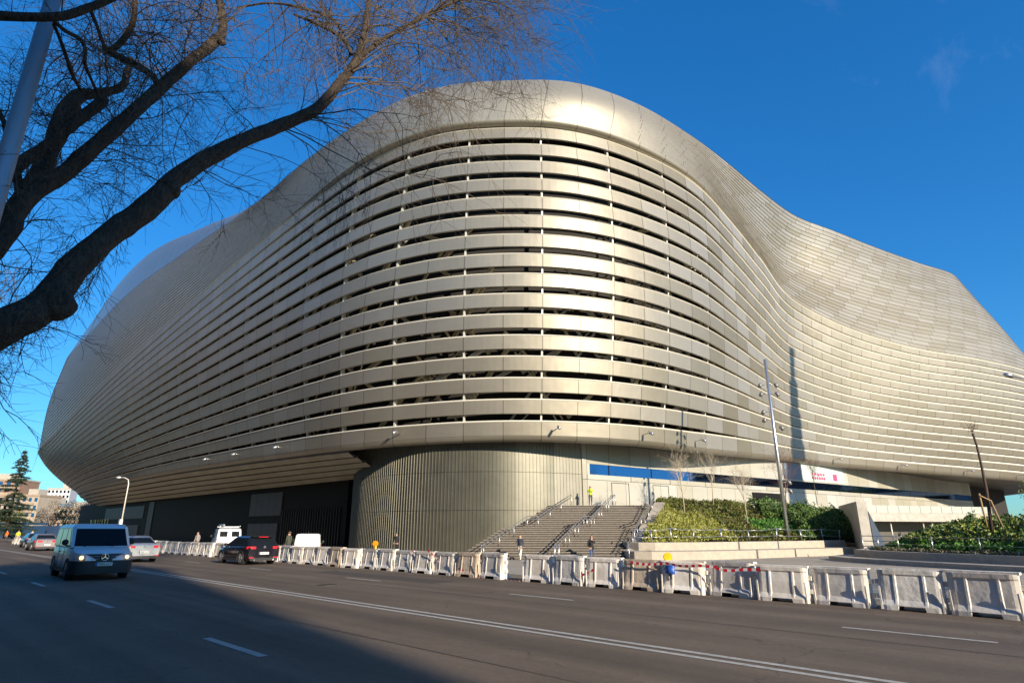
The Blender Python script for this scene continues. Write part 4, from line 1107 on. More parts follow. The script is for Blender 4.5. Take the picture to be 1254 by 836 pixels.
# ---------------------------------------------------------------- people
skin = mat('skin', (.42, .25, .17), .6); 
def person(label, loc, rz, h, jk, tr, hair, pose='stand', long=False, extra=None, hairlen=.1):
    J = {'pel':(0,0,.53),'waist':(0,0,.60),'chest':(.01,0,.74),'neck':(0,0,.835),'head':(.015,0,.90),'top':(.01,0,.965)}
    step = .13 if pose == 'walk' else .02
    def leg(s): 
        d = step*s; return [(.0,.055*s,.50),(d*.55+.02,.058*s,.285),(d*(1 if s > 0 else 1.35)-.01,.055*s,.045),(d*(1 if s > 0 else 1.35)+.07,.06*s,.02)]
    arms = {'walk': [[(0,.105,.80),(-.03,.13,.64),(.04,.125,.52)],[(0,-.105,.80),(.03,-.13,.65),(.14,-.09,.66)]],
            'stand': [[(0,.105,.80),(-.01,.135,.64),(.04,.125,.50)],[(0,-.105,.80),(-.01,-.135,.64),(.06,-.12,.51)]],
            'phone': [[(0,.105,.80),(.02,.14,.65),(.12,.05,.76)],[(0,-.105,.80),(-.01,-.13,.64),(.03,-.12,.50)]],
            'both': [[(0,.105,.80),(.03,.14,.66),(.15,.04,.74)],[(0,-.105,.80),(.03,-.14,.66),(.15,-.04,.75)]]}[pose]
    V = []; E = []; Rd = []
    def add(p, r, prev=None):
        V.append(Vector(p)*h); Rd.append(r*h)
        if prev is not None: E.append((prev, len(V)-1))
        return len(V)-1
    pel = add(J['pel'], .072); wa = add(J['waist'], .066, pel); cs = add(J['chest'], .082, wa); nk = add(J['neck'], .034, cs); hd = add(J['head'], .056, nk); add(J['top'], .035, hd)
    for s in (1, -1):
        a, b, c, d = leg(s); i = add(a, .055, pel); i = add(b, .037, i); i = add(c, .024, i); add(d, .022, i)
    for A in arms:
        i = add(A[0], .036, cs); i = add(A[1], .026, i); i = add(A[2], .020, i)
        d = (Vector(A[2])-Vector(A[1])).normalized(); hb_ = Vector(A[2]) + d*.03; j = add(hb_, .019, i)
        for q in range(4):
            off = d.orthogonal().normalized()*((q-1.5)*.011); k_ = add(hb_ + d*.028 + off, .0062, j); add(hb_ + d*.05 + off*1.1 + Vector((0,0,-.006)), .0052, k_)
        add(hb_ + Vector((.012, 0, .02)), .0065, j)
    me = bpy.data.meshes.new('person'); me.from_pydata([tuple(v) for v in V], E, [])
    o = bpy.data.objects.new('person', me); COL.objects.link(o)
    md = o.modifiers.new('s', 'SKIN'); 
    sv = me.skin_vertices[0].data if me.skin_vertices else None
    if sv is None:
        bm2 = bmesh.new(); bm2.from_mesh(me); bm2.verts.layers.skin.verify(); bm2.to_mesh(me); bm2.free(); sv = me.skin_vertices[0].data
    for i, r in enumerate(Rd): sv[i].radius = (r, r)
    sv[0].use_root = True
    sb = o.modifiers.new('b', 'SUBSURF'); sb.levels = 1; sb.render_levels = 1
    dg = bpy.context.evaluated_depsgraph_get(); dg.update(); m2 = bpy.data.meshes.new_from_object(o.evaluated_get(dg))
    bpy.data.objects.remove(o)
    m2.name = 'person'; m2.materials.clear()
    for m_ in (jk, tr, skin, M['tyre']): m2.materials.append(m_)
    lowj = .42 if long else .53
    for p_ in m2.polygons:
        c = p_.center/h; p_.use_smooth = True
        idx = 0 if c.z > lowj else 1
        if c.z > .835 and abs(c.y) < .07: idx = 2
        if c.z < .035: idx = 3
        for A in arms:
            d = (Vector(A[2])-Vector(A[1])).normalized()
            if (Vector(c)-Vector(A[2])).dot(d) > .005 and (Vector(c)-Vector(A[2])).length < .10: idx = 2
            elif (Vector(c)-Vector(A[2])).length < .05 or (Vector(c)-Vector(A[1])).length < .05: idx = 0
        p_.material_index = idx
    o = bpy.data.objects.new('person', m2); COL.objects.link(o); tag(o, label, 'person')
    if hair:
        mb = MB(); rows = []
        for i in range(7):
            t = i/6; z = .972 - t*(.05+hairlen); r = .062*math.sin(min(1, .18+t*1.5)*math.pi/2)*(1 if t < .7 else 1.05-.5*(t-.7))
            rows.append([((-.008 + r*math.cos(a))*h, r*math.sin(a)*h, z*h) for a in [R_(55) + R_(250)*q/11 for q in range(12)]])
        rows.insert(0, [((.0)*h, 0, .976*h)]*12)
        mb.grid(rows, 0, True); hr = mb.build('hair', [hair]); hr.parent = o
    # face: nose and eyes
    mb = MB(); mb.sphere((.072*h, 0, .90*h), .011*h, 0, 6); ns_ = mb.build('nose', [skin]); ns_.parent = o
    if extra: extra(o, h)
    o.location = loc; o.rotation_euler = (0, 0, rz)
    return o
def cl(n, c): return mat(n, c, .85)
def bagx(o, h):
    mb = MB(); mb.box((-.09*h, -.10*h, .62*h), (.12*h, .07*h, .17*h), 0, .2, (.8, .8)); b_ = mb.build('handbag', [M['trim']]); b_.parent = o
camdir = R_(HEAD-90)
pw = LF(.55, 43.2, -.2)
person('woman with long fair hair walking past in white trousers and dark jacket', pw, R_(HEAD-90-20), 1.68, cl('navy_jacket', (.025,.035,.06)), cl('white_trousers', (.72,.68,.60)), cl('fair_hair', (.42,.24,.09)), 'walk', extra=bagx, hairlen=.11)
p2_ = LF(5.45, 43.4, -.2)
person('woman in long black coat and blue jeans holding a phone near the steps', p2_, R_(HEAD-90+10), 1.64, cl('black_coat', (.016,.015,.016)), cl('blue_jeans', (.04,.09,.22)), cl('ginger_hair', (.38,.16,.05)), 'phone', True, extra=bagx, hairlen=.07)
pm = LF(7.2, 56.9, 3.9)
person('worker in yellow high visibility vest standing at the top of the stairs', pm, R_(HEAD-90-10), 1.76, cl('hi_vis', (.50,.72,.02)), cl('work_trousers', (.07,.065,.08)), cl('dark_hair', (.02,.015,.01)), 'both', hairlen=.03)
pd = at(353, 668, Y=19.3); person('person in dark green jacket standing before the plain white van', (pd.x, 19.3, .0), R_(200), 1.72, cl('dark_green_jacket', (.05,.055,.035)), cl('dark_trousers', (.03,.03,.04)), cl('brown_hair', (.09,.05,.03)), 'stand', hairlen=.03)
pd = at(241, 665, Y=21); person('person in grey top standing left of the ladder rack van', (pd.x, 21, -.1), R_(-60), 1.74, cl('grey_top', (.30,.27,.25)), cl('dark_work_trousers', (.04,.04,.05)), cl('dark_brown_hair', (.04,.025,.02)), 'stand', hairlen=.03)
pd = at(411, 664, Y=27); person('person in black crouched in shade at the foot of the dark tower', (pd.x, 33, -.2), R_(-60), 1.74, cl('black_top', (.015,.015,.018)), cl('black_trousers', (.015,.015,.02)), cl('black_hair', (.01,.01,.01)), 'stand', hairlen=.03)['label'] = 'person in black standing in the shade beside the dark edge of the tower'
for i, (px, cc, lab) in enumerate(((8, (.75,.15,.03), 'distant worker in orange vest by the far barriers at the left edge'), (22, (.7,.65,.05), 'distant worker in yellow vest near the far barriers'), (39, (.7,.68,.62), 'distant figure in a white top by the far barriers'))):
    d = at(px, 660, Y=15.5); person(lab, (d.x, 15.4, 0), R_(-60+40*i), 1.75, cl('vest', cc), cl('distant_trousers', (.04,.05,.08)), cl('distant_hair', (.03,.02,.01)), 'stand', hairlen=.03)
# ---------------------------------------------------------------- street furniture
M['paintpole'] = mat('grey_painted_pole', (.34, .36, .39), .42, .5, .5, .15, 3, .1, 30, stretch=(1, 1, .15))
p0 = at(30, 120, fwd=6.4); sp_ = empty('light_pole', (p0.x, p0.y, .12)); tag(sp_, 'thick grey metal light pole crossing the bare tree at the left edge', 'light pole')
mb = MB(); mb.tube([(p0.x, p0.y, .12), (p0.x, p0.y, 4), (p0.x, p0.y, 9.5)], [.118, .108, .09], 20); child(mb, 'pole', [M['paintpole']], sp_)
mb = MB(); mb.tube([(p0.x, p0.y, .12), (p0.x, p0.y, .5)], [.2, .17], 16); child(mb, 'base', [M['paintpole']], sp_)
mb = MB(); mb.tube([(p0.x, p0.y, 9.5), (p0.x-.1, p0.y-.8, 10), (p0.x-.1, p0.y-2.2, 10.2)], .05, 8); mb.box((p0.x-.1, p0.y-2.5, 10.2), (.3, .8, .14)); child(mb, 'lamp_arm', [M['paintpole']], sp_)
# street lamp behind the barriers
Lp = at(152, 645, Y=20); sl_ = empty('street_lamp', (Lp.x, 20, 0)); tag(sl_, 'white curved arm street lamp in front of the black ground floor', 'street lamp')
white = mat('white_pole', (.66, .62, .58), .45, .2)
rt = Vector((LX, LY, 0)); b = Vector((Lp.x, 20, -.1)); t = at(157.5, 592, fwd=(b.x*FX+b.y*FY)); b2 = Vector((t.x, t.y, -.1))
mb = MB(); tz = t.z; mb.tube([(t.x, t.y, -.1), (t.x, t.y, 1.2)], .16, 8); mb.tube([(t.x, t.y, 1.2), (t.x, t.y, tz), Vector((t.x, t.y, tz+.45)) - rt*.12, Vector((t.x, t.y, tz+.65)) - rt*.5, Vector((t.x, t.y, tz+.72)) - rt*1.1], [.085, .06, .055, .05, .045], 8); child(mb, 'pole', [white], sl_)
mb = MB(); h = Vector((t.x, t.y, tz+.70)) - rt*1.35; mb.tube([h + rt*.35, h + rt*.1, h - rt*.25], [.06, .14, .05], 8); child(mb, 'lamp_head', [white], sl_)
mb = MB(); mb.box((t.x, t.y-.1, 2.6), (.5, .3, .6)); child(mb, 'signal_box', [white], sl_)
# lamp arm tip poking in from the right edge
Lq = at(1262, 462, fwd=30); e = empty('street_lamp', (Lq.x, Lq.y, 0)); tag(e, 'pale street lamp head reaching in from the right edge over the facade', 'street lamp')
hd = at(1229, 458, fwd=30); md_ = at(1240, 460, fwd=30); far = at(1330, 474, fwd=30)
mb = MB(); mb.tube([hd, hd.lerp(md_, .5), md_], [.06, .13, .12], 8); mb.add([], []); child(mb, 'lamp_head', [M['metal']], e)
mb = MB(); mb.tube([md_, at(1262, 464, fwd=30), far, (far.x, far.y, far.z-1), (far.x, far.y, 0)], [.07, .07, .07, .08, .12], 8); child(mb, 'pole', [white], e)

# ---------------------------------------------------------------- bare trees
bark = mat('plane_bark', (.085, .060, .040), .85, 0, .3, .45, 15, 1.0, 26, col2=(.026, .019, .016), stretch=(1, 1, .45))
twigm = mat('twig_bark', (.12, .092, .068), .8, 0, .3)
twigd = mat('twig_dark', (.075, .052, .04), .85, 0, .3)
def smooth(pts, n=5):
    out = []
    for i in range(len(pts)-1):
        g = [pts[max(0, i-1)], pts[i], pts[i+1], pts[min(len(pts)-1, i+2)]]
        for s in range(n):
            t = s/n; out.append(tuple(cr(g[0][a], g[1][a], g[2][a], g[3][a], t) for a in range(len(pts[0]))))
    out.append(pts[-1]); return out
tree = empty('plane_tree', (-10.9, -.6, .12)); tag(tree, 'big bare plane tree with dark branches filling the upper left', 'tree')
root = Vector((-10.9, -.6, .12))
# limb paths: px, py, forward metres, width px
limbs = {
 'A': [(-150,500,6.6,60),(-60,440,6.8,54),(0,403,7.0,52),(52,375,7.3,50),(88,330,7.6,40),(128,293,7.9,35),(165,266,8.2,33),(196,241,8.4,34),(214,220,8.6,27),(255,193,9.0,24),(300,171,9.4,21),(350,151,9.9,18),(388,133,10.2,16),(420,97,10.6,14),(438,72,10.8,13),(446,40,11,9),(452,0,11.2,7),(458,-40,11.4,5)],
 'B': [(438,72,10.8,9),(470,48,11.3,7),(505,28,11.8,6),(545,8,12.4,5),(590,-15,13,4)],
 'C': [(-130,380,6.7,40),(-40,325,7,34),(0,285,7.3,32),(35,240,7.6,28),(75,215,7.9,24),(115,180,8.2,22),(155,145,8.6,20),(192,112,9,18),(230,78,9.3,16),(262,52,9.6,15),(272,38,9.8,13),(272,18,9.9,11),(264,-15,10,9)],
 'D': [(22,250,7.6,24),(45,215,8.0,22),(66,175,8.4,24),(80,140,8.7,26),(95,118,8.9,20),(118,115,9.1,12),(148,107,9.4,11),(155,90,9.6,10),(160,72,9.7,8)],
 'E': [(-60,262,7.0,22),(0,222,7.3,20),(30,196,7.5,17),(60,176,7.7,15),(92,150,7.9,16),(118,130,8.1,15),(126,122,8.2,16)],
 'F': [(-80,22,5.6,14),(-20,19,5.7,14),(30,21,5.8,13),(75,20,5.9,12),(108,10,6.0,11),(145,-5,6.1,9),(180,-22,6.2,7)],
 'G': [(130,62,8.6,10),(150,72,8.8,11),(172,83,8.9,11),(188,94,9.0,9),(194,108,9.0,8)],
 'H': [(135,63,8.6,9),(150,50,8.5,9),(162,30,8.4,8),(165,5,8.3,7),(162,-25,8.2,6)],
 'I': [(62,22,5.9,6),(80,38,6.2,6),(98,48,6.5,6),(104,60,6.8,5),(104,78,7.2,5),(112,98,7.6,4),(122,120,8,4)],
 'J': [(66,30,6.0,5),(78,60,6.4,5),(88,90,6.8,5),(100,112,7.4,4)],
 'K': [(110,10,6.0,5),(118,30,6.6,5),(125,50,7.5,5),(130,62,8.4,5)],
 'L': [(-40,345,6.9,20),(0,300,7.2,26),(18,270,7.4,24),(24,235,7.6,14),(14,190,7.8,9),(5,150,8.0,7),(-10,120,8,5)],
 'N': [(420,40,10.9,4),(405,22,11,4),(370,10,11.2,4),(330,4,11.3,3),(290,10,11.4,3)],
 'O': [(430,66,10.8,6),(420,48,10.9,5),(395,33,11,4),(360,18,11.1,3)],
}
LP = {}
for key, pts in limbs.items():
    if key == 'A': pts = pts
    q = smooth(pts, 5); P = []; Rr = []
    for px, py, f, w_ in q:
        p = at(px, py, fwd=f); P.append(p); D = (p - Vector((0, 0, CAM_H))).length
        jit = 1 + .10*noise.noise(p*2.3)
        # pixel width -> radius, using the distance along the axis
        zc = f*_c + (p.z-CAM_H)*_s
        Rr.append(max(.008, .84*w_/2*zc/FPX*jit))
    LP[key] = (P, Rr)
    if key in 'ACEL':
        P = [root + Vector((.1, .1, 2.6)) , (root + Vector((.1,.1,3.0))).lerp(P[0], .6)] + P; Rr = [Rr[0]*1.3, Rr[0]*1.15] + Rr
    mb = MB(); mb.tube(P, Rr, 12 if key in 'ACDEL' else 8)
    # knobbly bark: push vertices about
    for i, v in enumerate(mb.v):
        p = Vector(v); nn_ = noise.noise_vector(p*9)*.012 + noise.noise_vector(p*3)*.014
        if key in 'ACDEL': mb.v[i] = tuple(p + nn_)
    child(mb, 'branch', [bark], tree)
mb = MB(); mb.tube([root, root + Vector((0,0,.5)), root + Vector((.05,.05,2)), root + Vector((.1,.1,3.1))], [.52, .40, .36, .38], 16); child(mb, 'trunk', [bark], tree)
for (px, py, f, r) in ((208, 232, 8.5, .2), (68, 372, 7.35, .27), (342, 155, 9.8, .1), (88, 130, 8.8, .15), (272, 52, 9.6, .10)):
    mb = MB(); p = at(px, py, fwd=f); mb.sphere(p, r*.85, 0, 12)
    for i, v in enumerate(mb.v): q = Vector(v); mb.v[i] = tuple(q + noise.noise_vector(q*5)*r*.35)
    child(mb, 'knot', [bark], tree)
tw = MB(); rt_ = random.Random(77); cnt = 0
def twig(p, d, L_, r, depth, mb, R, droop=.3, nseg=5, m=0):
    pts = [p]; rads = [r]; dd = Vector(d).normalized()
    for i in range(nseg):
        dd = (dd + Vector((R.gauss(0, .16), R.gauss(0, .16), R.gauss(0, .13) - droop*.12))).normalized()
        pts.append(pts[-1] + dd*L_/nseg); rads.append(max(.0022, r*(1-(i+1)/nseg*.75)))
    mb.tube(pts, rads, 3 if r < .02 else 5, m, True, False)
    if depth > 0:
        n = R.randint(5, 8) if depth > 1 else R.randint(3, 6)
        for q in range(n):
            t = R.uniform(.2, 1); i = min(nseg-1, int(t*nseg)); b = pts[i].lerp(pts[i+1], t*nseg-i)
            ax = (pts[i+1]-pts[i]).normalized(); side = ax.orthogonal().normalized(); side.rotate(Matrix.Rotation(R.uniform(0, 6.28), 3, ax))
            nd = (ax*R.uniform(.5, 1) + side*R.uniform(.5, 1.0))
            twig(b, nd, L_*R.uniform(.35, .62), max(.0025, r*.48), depth-1, mb, R, droop, 4, m)
dens = {'A': 44, 'B': 40, 'C': 54, 'D': 26, 'E': 12, 'F': 10, 'G': 14, 'H': 26, 'I': 10, 'J': 8, 'K': 8, 'L': 22, 'N': 16, 'O': 20}
for key, n in dens.items():
    n = int(n*1.12)
    P, Rr = LP[key]
    for q in range(n):
        lo_t = .30 if key == 'A' else .1
        t = rt_.uniform(lo_t, 1)**(.8 if key in 'AB' else 1); f_ = t*(len(P)-1); i = min(len(P)-2, int(f_)); b = P[i].lerp(P[i+1], f_-i)
        ax = (P[i+1]-P[i]).normalized()
        side = ax.orthogonal().normalized(); side.rotate(Matrix.Rotation(rt_.uniform(0, 6.28), 3, ax))
        d = ax*rt_.uniform(.2, .9) + side*1.0 + Vector((0, 0, rt_.uniform(-.25, .5)))
        near = b.dot(Vector((FX, FY, 0)))
        L_ = rt_.uniform(.9, 2.1)*(near/9)*(1.0 if t > .35 else .7)
        twig(b, d, L_, rt_.uniform(.008, .015)*(near/9), 2, tw, rt_, rt_.uniform(-.4, 1.2), 5, 0)
# long drooping shoots over the roof line
for q in range(70):
    key = rt_.choice('AABBBO'); P, Rr = LP[key]; i = rt_.randint(int(len(P)*.6), len(P)-2); b = P[i]
    rgt = Vector((LX, LY, 0)); d = rgt*rt_.uniform(.5, 1.2) + Vector((FX, FY, 0))*rt_.uniform(-.4, .6) + Vector((0, 0, rt_.uniform(-.35, .7)))
    twig(b, d, rt_.uniform(1.8, 3.6), .017, 2, tw, rt_, rt_.uniform(.2, 1.5), 7, 0)
# shoots at the lower left
for q in range(26):
    P, Rr = LP['A']; i = rt_.randint(5, 30); b = P[i]; d = Vector((LX, LY, 0))*rt_.uniform(-1, .8) + Vector((0, 0, rt_.uniform(-1.2, .9)))
    twig(b, d, rt_.uniform(.6, 1.3), .010, 2, tw, rt_, .8, 5, 0)
o = child(tw, 'twigs', [twigm], tree); o['kind'] = 'stuff'
# another bare crown just outside the left edge, only its shoots reach in
t2 = empty('plane_tree', (-22, -2.2, .12)); tag(t2, 'bare twigs of a further tree reaching in at the left edge below the branch', 'tree')
mb = MB(); r2 = Vector((-22.5, -1.8, .12)); hub = at(-90, 420, fwd=15); mb.tube([r2, r2.lerp(hub, .3) + Vector((0,0,1.5)), hub], [.3, .24, .18], 10); child(mb, 'trunk', [bark], t2)
mb = MB()
for q in range(16): twig(hub, Vector((LX, LY, 0))*rt_.uniform(.6, 1.4) + Vector((0, 0, rt_.uniform(-.5, .9))), rt_.uniform(1.8, 3.4), .03, 2, mb, rt_, .2, 6)
o = child(mb, 'twigs', [twigm], t2); o['kind'] = 'stuff'

# slim young trees on the slope
def slim(px, pyb, pyt, fwd, label, seed, spread=.35, wt=.06, mt=None, leafy=0):
    b = at(px[0], pyb, fwd=fwd); t = at(px[1], pyt, fwd=fwd); e = empty('young_tree', b); tag(e, label, 'tree', 'young bare trees on the slope'); R = random.Random(seed)
    H = t.z-b.z; m_ = mt or twigm
    mb = MB(); mb.tube([b - Vector((0,0,.4)), b.lerp(t, .3), b.lerp(t, .55)], [wt, wt*.8, wt*.55], 6); child(mb, 'trunk', [m_], e)
    mb = MB()
    for q in range(14):
        s = R.uniform(.22, .62); p = b.lerp(t, s); a = R.uniform(0, 6.28); d = Vector((math.cos(a)*spread, math.sin(a)*spread, R.uniform(.8, 1.3)))
        twig(p, d, H*(1.02-s)*R.uniform(.6, 1), wt*.35, 2, mb, R, -.3, 5)
    child(mb, 'crown', [m_], e)
pale = mat('pale_birch', (.48, .40, .29), .8); redt = mat('reddish_twig', (.17, .085, .055), .8)
slim((838, 830), 622, 552, 52, 'taller pale bare young tree nearest the stair parapet', 1, .30, .055, pale)
slim((873, 870), 612, 551, 57, 'pale bare young tree in front of the blue window band', 2, .28, .05, pale)
slim((915, 905), 634, 570, 50, 'thin pale bare tree between the parapet tree and the mast', 3, .30, .045, pale)
slim((962, 962), 628, 545, 54, 'reddish twiggy young tree just right of the light mast', 4, .45, .05, redt)
slim((1000, 992), 612, 560, 58, 'sparse grey young tree in front of the aqua poster', 5, .25, .035, twigm)
# staked tree at the right
b = at(1212, 642, fwd=38); b.z = 1.1; st = empty('staked_tree', b); tag(st, 'pollarded bare street tree held by wooden stakes at the right', 'tree')
mb = MB(); mb.tube([b, at(1208, 600, fwd=38), at(1202, 570, fwd=38), at(1196, 545, fwd=38), at(1191, 530, fwd=38)], [.11, .085, .07, .06, .065], 8); child(mb, 'trunk', [twigd], st)
mb = MB(); R = random.Random(3); t = at(1191, 529, fwd=38)
for q in range(11): twig(t, Vector((LX, LY, 0))*R.uniform(-1, .6) + Vector((FX, FY, 0))*R.uniform(-.6, .6) + Vector((0, 0, R.uniform(.5, 1.2))), R.uniform(.5, 1.05), .011, 1, mb, R, -.1, 4)
child(mb, 'crown', [twigd], st)
wood = mat('stake_wood', (.36, .23, .11), .8)
for pa, pb_ in (((1209, 645), (1199, 604)), ((1228, 645), (1213, 612))):
    mb = MB(); mb.tube([at(*pa, fwd=37.6), at(*pb_, fwd=37.8)], .05, 6); child(mb, 'stake', [wood], st)
mb = MB(); mb.bar(at(1199, 606, fwd=37.7), at(1214, 613, fwd=37.7), .08, .05); child(mb, 'crossbar', [wood], st)
# brown creeper branches hanging behind it under the lip
# ---------------------------------------------------------------- conifer at the left
def conifer(loc, H, label, seed, lean=0):
    e = empty('cedar_tree', loc); tag(e, label, 'tree'); R = random.Random(seed); base = Vector(loc)
    mb = MB(); mb.tube([base, base + Vector((0,0,H))], [.28, .03], 8); child(mb, 'trunk', [bark], e)
    mb = MB(); gm_ = [mat('cedar_needles', (.035, .06, .035), .7), mat('cedar_needles_dark', (.02, .038, .024), .7), mat('cedar_needles_blue', (.05, .08, .055), .7)]
    z = 1.2
    while z < H-.3:
        Lb = (H-z)*.25 + .4
        for q in range(R.randint(4, 6)):
            a = R.uniform(0, 6.28); L1 = Lb*R.uniform(.65, 1.2); d = Vector((math.cos(a), math.sin(a), R.uniform(-.05, .28)))
            n = int(40 + 60*L1)
            for k in range(n):
                t = R.uniform(.12, 1); w_ = .55*L1*(.35*(1-t)+.22); p = base + Vector((0,0,z)) + d*L1*t + Vector((R.gauss(0,w_*.5), R.gauss(0,w_*.5), -t*t*.5 + R.gauss(0,.07)))
                s_ = R.uniform(.10, .24); dd = Vector((R.gauss(0,1), R.gauss(0,1), R.gauss(-.2,.4))).normalized(); c = dd.orthogonal().normalized()*s_*.3
                mb.add([p-c, p+dd*s_*1.6, p+c], [(0,1,2)], R.randrange(3))
        z += R.uniform(.45, .8)
    child(mb, 'foliage', gm_, e)
c_ = LF(-96.4, 120, -.3); conifer(c_, 17.4, 'dark drooping cedar standing at the left edge beyond the road', 5)
# ---------------------------------------------------------------- distant trees
def leaftree(loc, H, Wd_, label, seed, cols, n=2600, bare=False):
    e = empty('distant_tree', loc); tag(e, label, 'tree', 'trees far down the avenue'); R = random.Random(seed); base = Vector(loc)
    mb = MB(); mb.tube([base, base + Vector((0,0,H*.5))], [.25, .12], 6)
    for q in range(7):
        a = q*.9; mb.tube([base + Vector((0,0,H*.35)), base + Vector((math.cos(a)*Wd_*.3, math.sin(a)*Wd_*.3, H*.75))], [.1, .03], 4)
    child(mb, 'trunk', [bark], e)
    mb = MB(); cl_ = [(Vector((R.gauss(0, Wd_*.26), R.gauss(0, Wd_*.26), H*R.uniform(.42, .95))), R.uniform(.16, .3)*Wd_) for _ in range(12)]
    for k in range(n):
        c, r = R.choice(cl_); v_ = Vector((R.gauss(0,1), R.gauss(0,1), R.gauss(0,1))).normalized()*r*R.uniform(.55, 1.05); p = base + c + v_
        s_ = R.uniform(.12, .28)*(.6 if bare else 1); ax = Vector((R.gauss(0,1), R.gauss(0,1), R.gauss(0,1))).normalized(); b_ = ax.orthogonal()
        mb.add([p - ax*s_, p + b_.normalized()*s_*.6, p + ax*s_], [(0,1,2)], R.randrange(len(cols)))
    child(mb, 'crown', cols, e)
yl = [lm('autumn_leaf', (.22, .21, .04)), lm('autumn_leaf_green', (.13, .15, .03))]; br = [lm('brown_leaf', (.09, .065, .045)), lm('grey_brown_leaf', (.12, .09, .065)), lm('brown_dark_leaf', (.045, .035, .028))]
leaftree(LF(-146, 205, -.4), 10.5, 9, 'yellow green tree before the pale apartment block', 1, yl)
leaftree(LF(-131, 195, -.4), 10, 9, 'brown leafed tree under the stadium tip', 2, br)
leaftree(LF(-124, 190, -.4), 11.5, 9, 'brown tree beside the black ground floor of the stadium', 3, br)
leaftree(LF(-152, 190, -.4), 7.5, 7, 'dark low tree behind the cedar', 4, [Dg[0], Dg[1]])
leaftree(LF(-158, 215, -.4), 8.5, 8, 'brown tree in front of the brick apartment block', 6, br)
for i, (la, f, H) in enumerate(((79, 90, 9), (86, 97, 10), (84, 78, 8))):
    leaftree(LF(la, f, -.3), H, 8, ('dark evergreen tree behind the terrace at the right edge', 'tall dark tree deeper behind the right edge shrubs', 'dark tree just past the right edge planter')[i], 20+i, [Dg[0], Dg[1], Eg[1]], 3200)

# ---------------------------------------------------------------- distant buildings
def block(name, lat, fwd, w, dp, H, floors, bays, wall, label, rot=0., trimc=None, roofbox=True, parapet=.8, winc=None):
    c = LF(lat, fwd, -.3); a = R_(HEAD) + rot; e = empty(name, c, a); tag(e, label, 'building')
    def ch(mb, n, ms): o = mb.build(n, ms); o.parent = e; return o
    mb = MB(); mb.box((0, 0, H/2), (w, dp, H)); ch(mb, 'wall', [wall])
    mb = MB(); mb.box((0, 0, H+parapet/2), (w+.5, dp+.5, parapet)); ch(mb, 'roof', [trimc or M['concrete']])
    if roofbox: mb = MB(); mb.box((w*.15, 0, H+parapet+1.3), (w*.25, dp*.4, 2.6)); ch(mb, 'stair_housing', [M['concrete']])
    wm = winc or M['glass']; cnt = 0
    fh = H/floors
    for fl in range(floors):
        for b_ in range(bays):
            if cnt >= 96: break
            x = -w/2 + w*(b_+.5)/bays; z = fh*(fl+.55)
            mb = MB(); mb.box((x, -dp/2-.0, z), (w/bays*.5, .12, fh*.5)); ch(mb, 'window', [wm]); cnt += 1
    if trimc:
        for fl in range(1, floors):
            mb = MB(); mb.box((0, -dp/2-.45, fh*fl), (w*.8, .9, .9)); ch(mb, 'balcony', [trimc])
    return e
brick = mat('orange_brick', (.30, .19, .13), .85, 0, .3, .15, .5); cream = mat('cream_render', (.38, .32, .25), .85, 0, .3, .08, .5); pbrick = mat('pale_brick', (.36, .27, .2), .85, 0, .3, .1, .5)
grey = mat('grey_glass_grid', (.30, .34, .40), .5)
block('apartment_building', -243, 292, 26, 16, 24, 8, 8, brick, 'taller orange brick apartment block behind the cedar', .2, cream)
block('apartment_building', -221, 285, 17, 16, 16.5, 5, 7, cream, 'lower cream and brick apartment block lit by the sun', .1, pbrick)
block('apartment_building', -243, 330, 14, 16, 15, 5, 6, grey, 'low blue grey building between the cream block and stadium', .1)
block('office_tower', -276, 380, 12, 12, 25.5, 9, 6, mat('tower_grid', (.50, .50, .52), .6), 'pale gridded office tower half hidden by the stadium tip', .3)
block('apartment_building', -209, 300, 20, 16, 11.5, 4, 8, cream, 'sunlit cream block behind the brown trees under the stadium', -.1, pbrick)
# low blue hoarding and bus shapes at the left
hd_ = mat('blue_hoarding', (.06, .12, .26), .6); mb = MB(); a = LF(-130, 166, 0); b = LF(-96, 140, 0); mb.bar((a.x, a.y, 1.3), (b.x, b.y, 1.3), .1, 2.8); tag(mb.build('hoarding', [hd_]), 'long blue site hoarding beyond the far barriers', 'hoarding')
mb = MB(); a = LF(-119.5, 148, 0); b = LF(-110, 146.5, 0); mb.bar((a.x, a.y, 3.15), (b.x, b.y, 3.15), 4, .5); mb.bar((a.x, a.y, 1.4), (b.x, b.y, 1.4), 3.4, 2.6); tag(mb.build('site_cabin', [mat('dark_blue_cabin', (.02, .06, .14), .5)]), 'dark blue flat roofed site cabin right of the cedar', 'cabin')

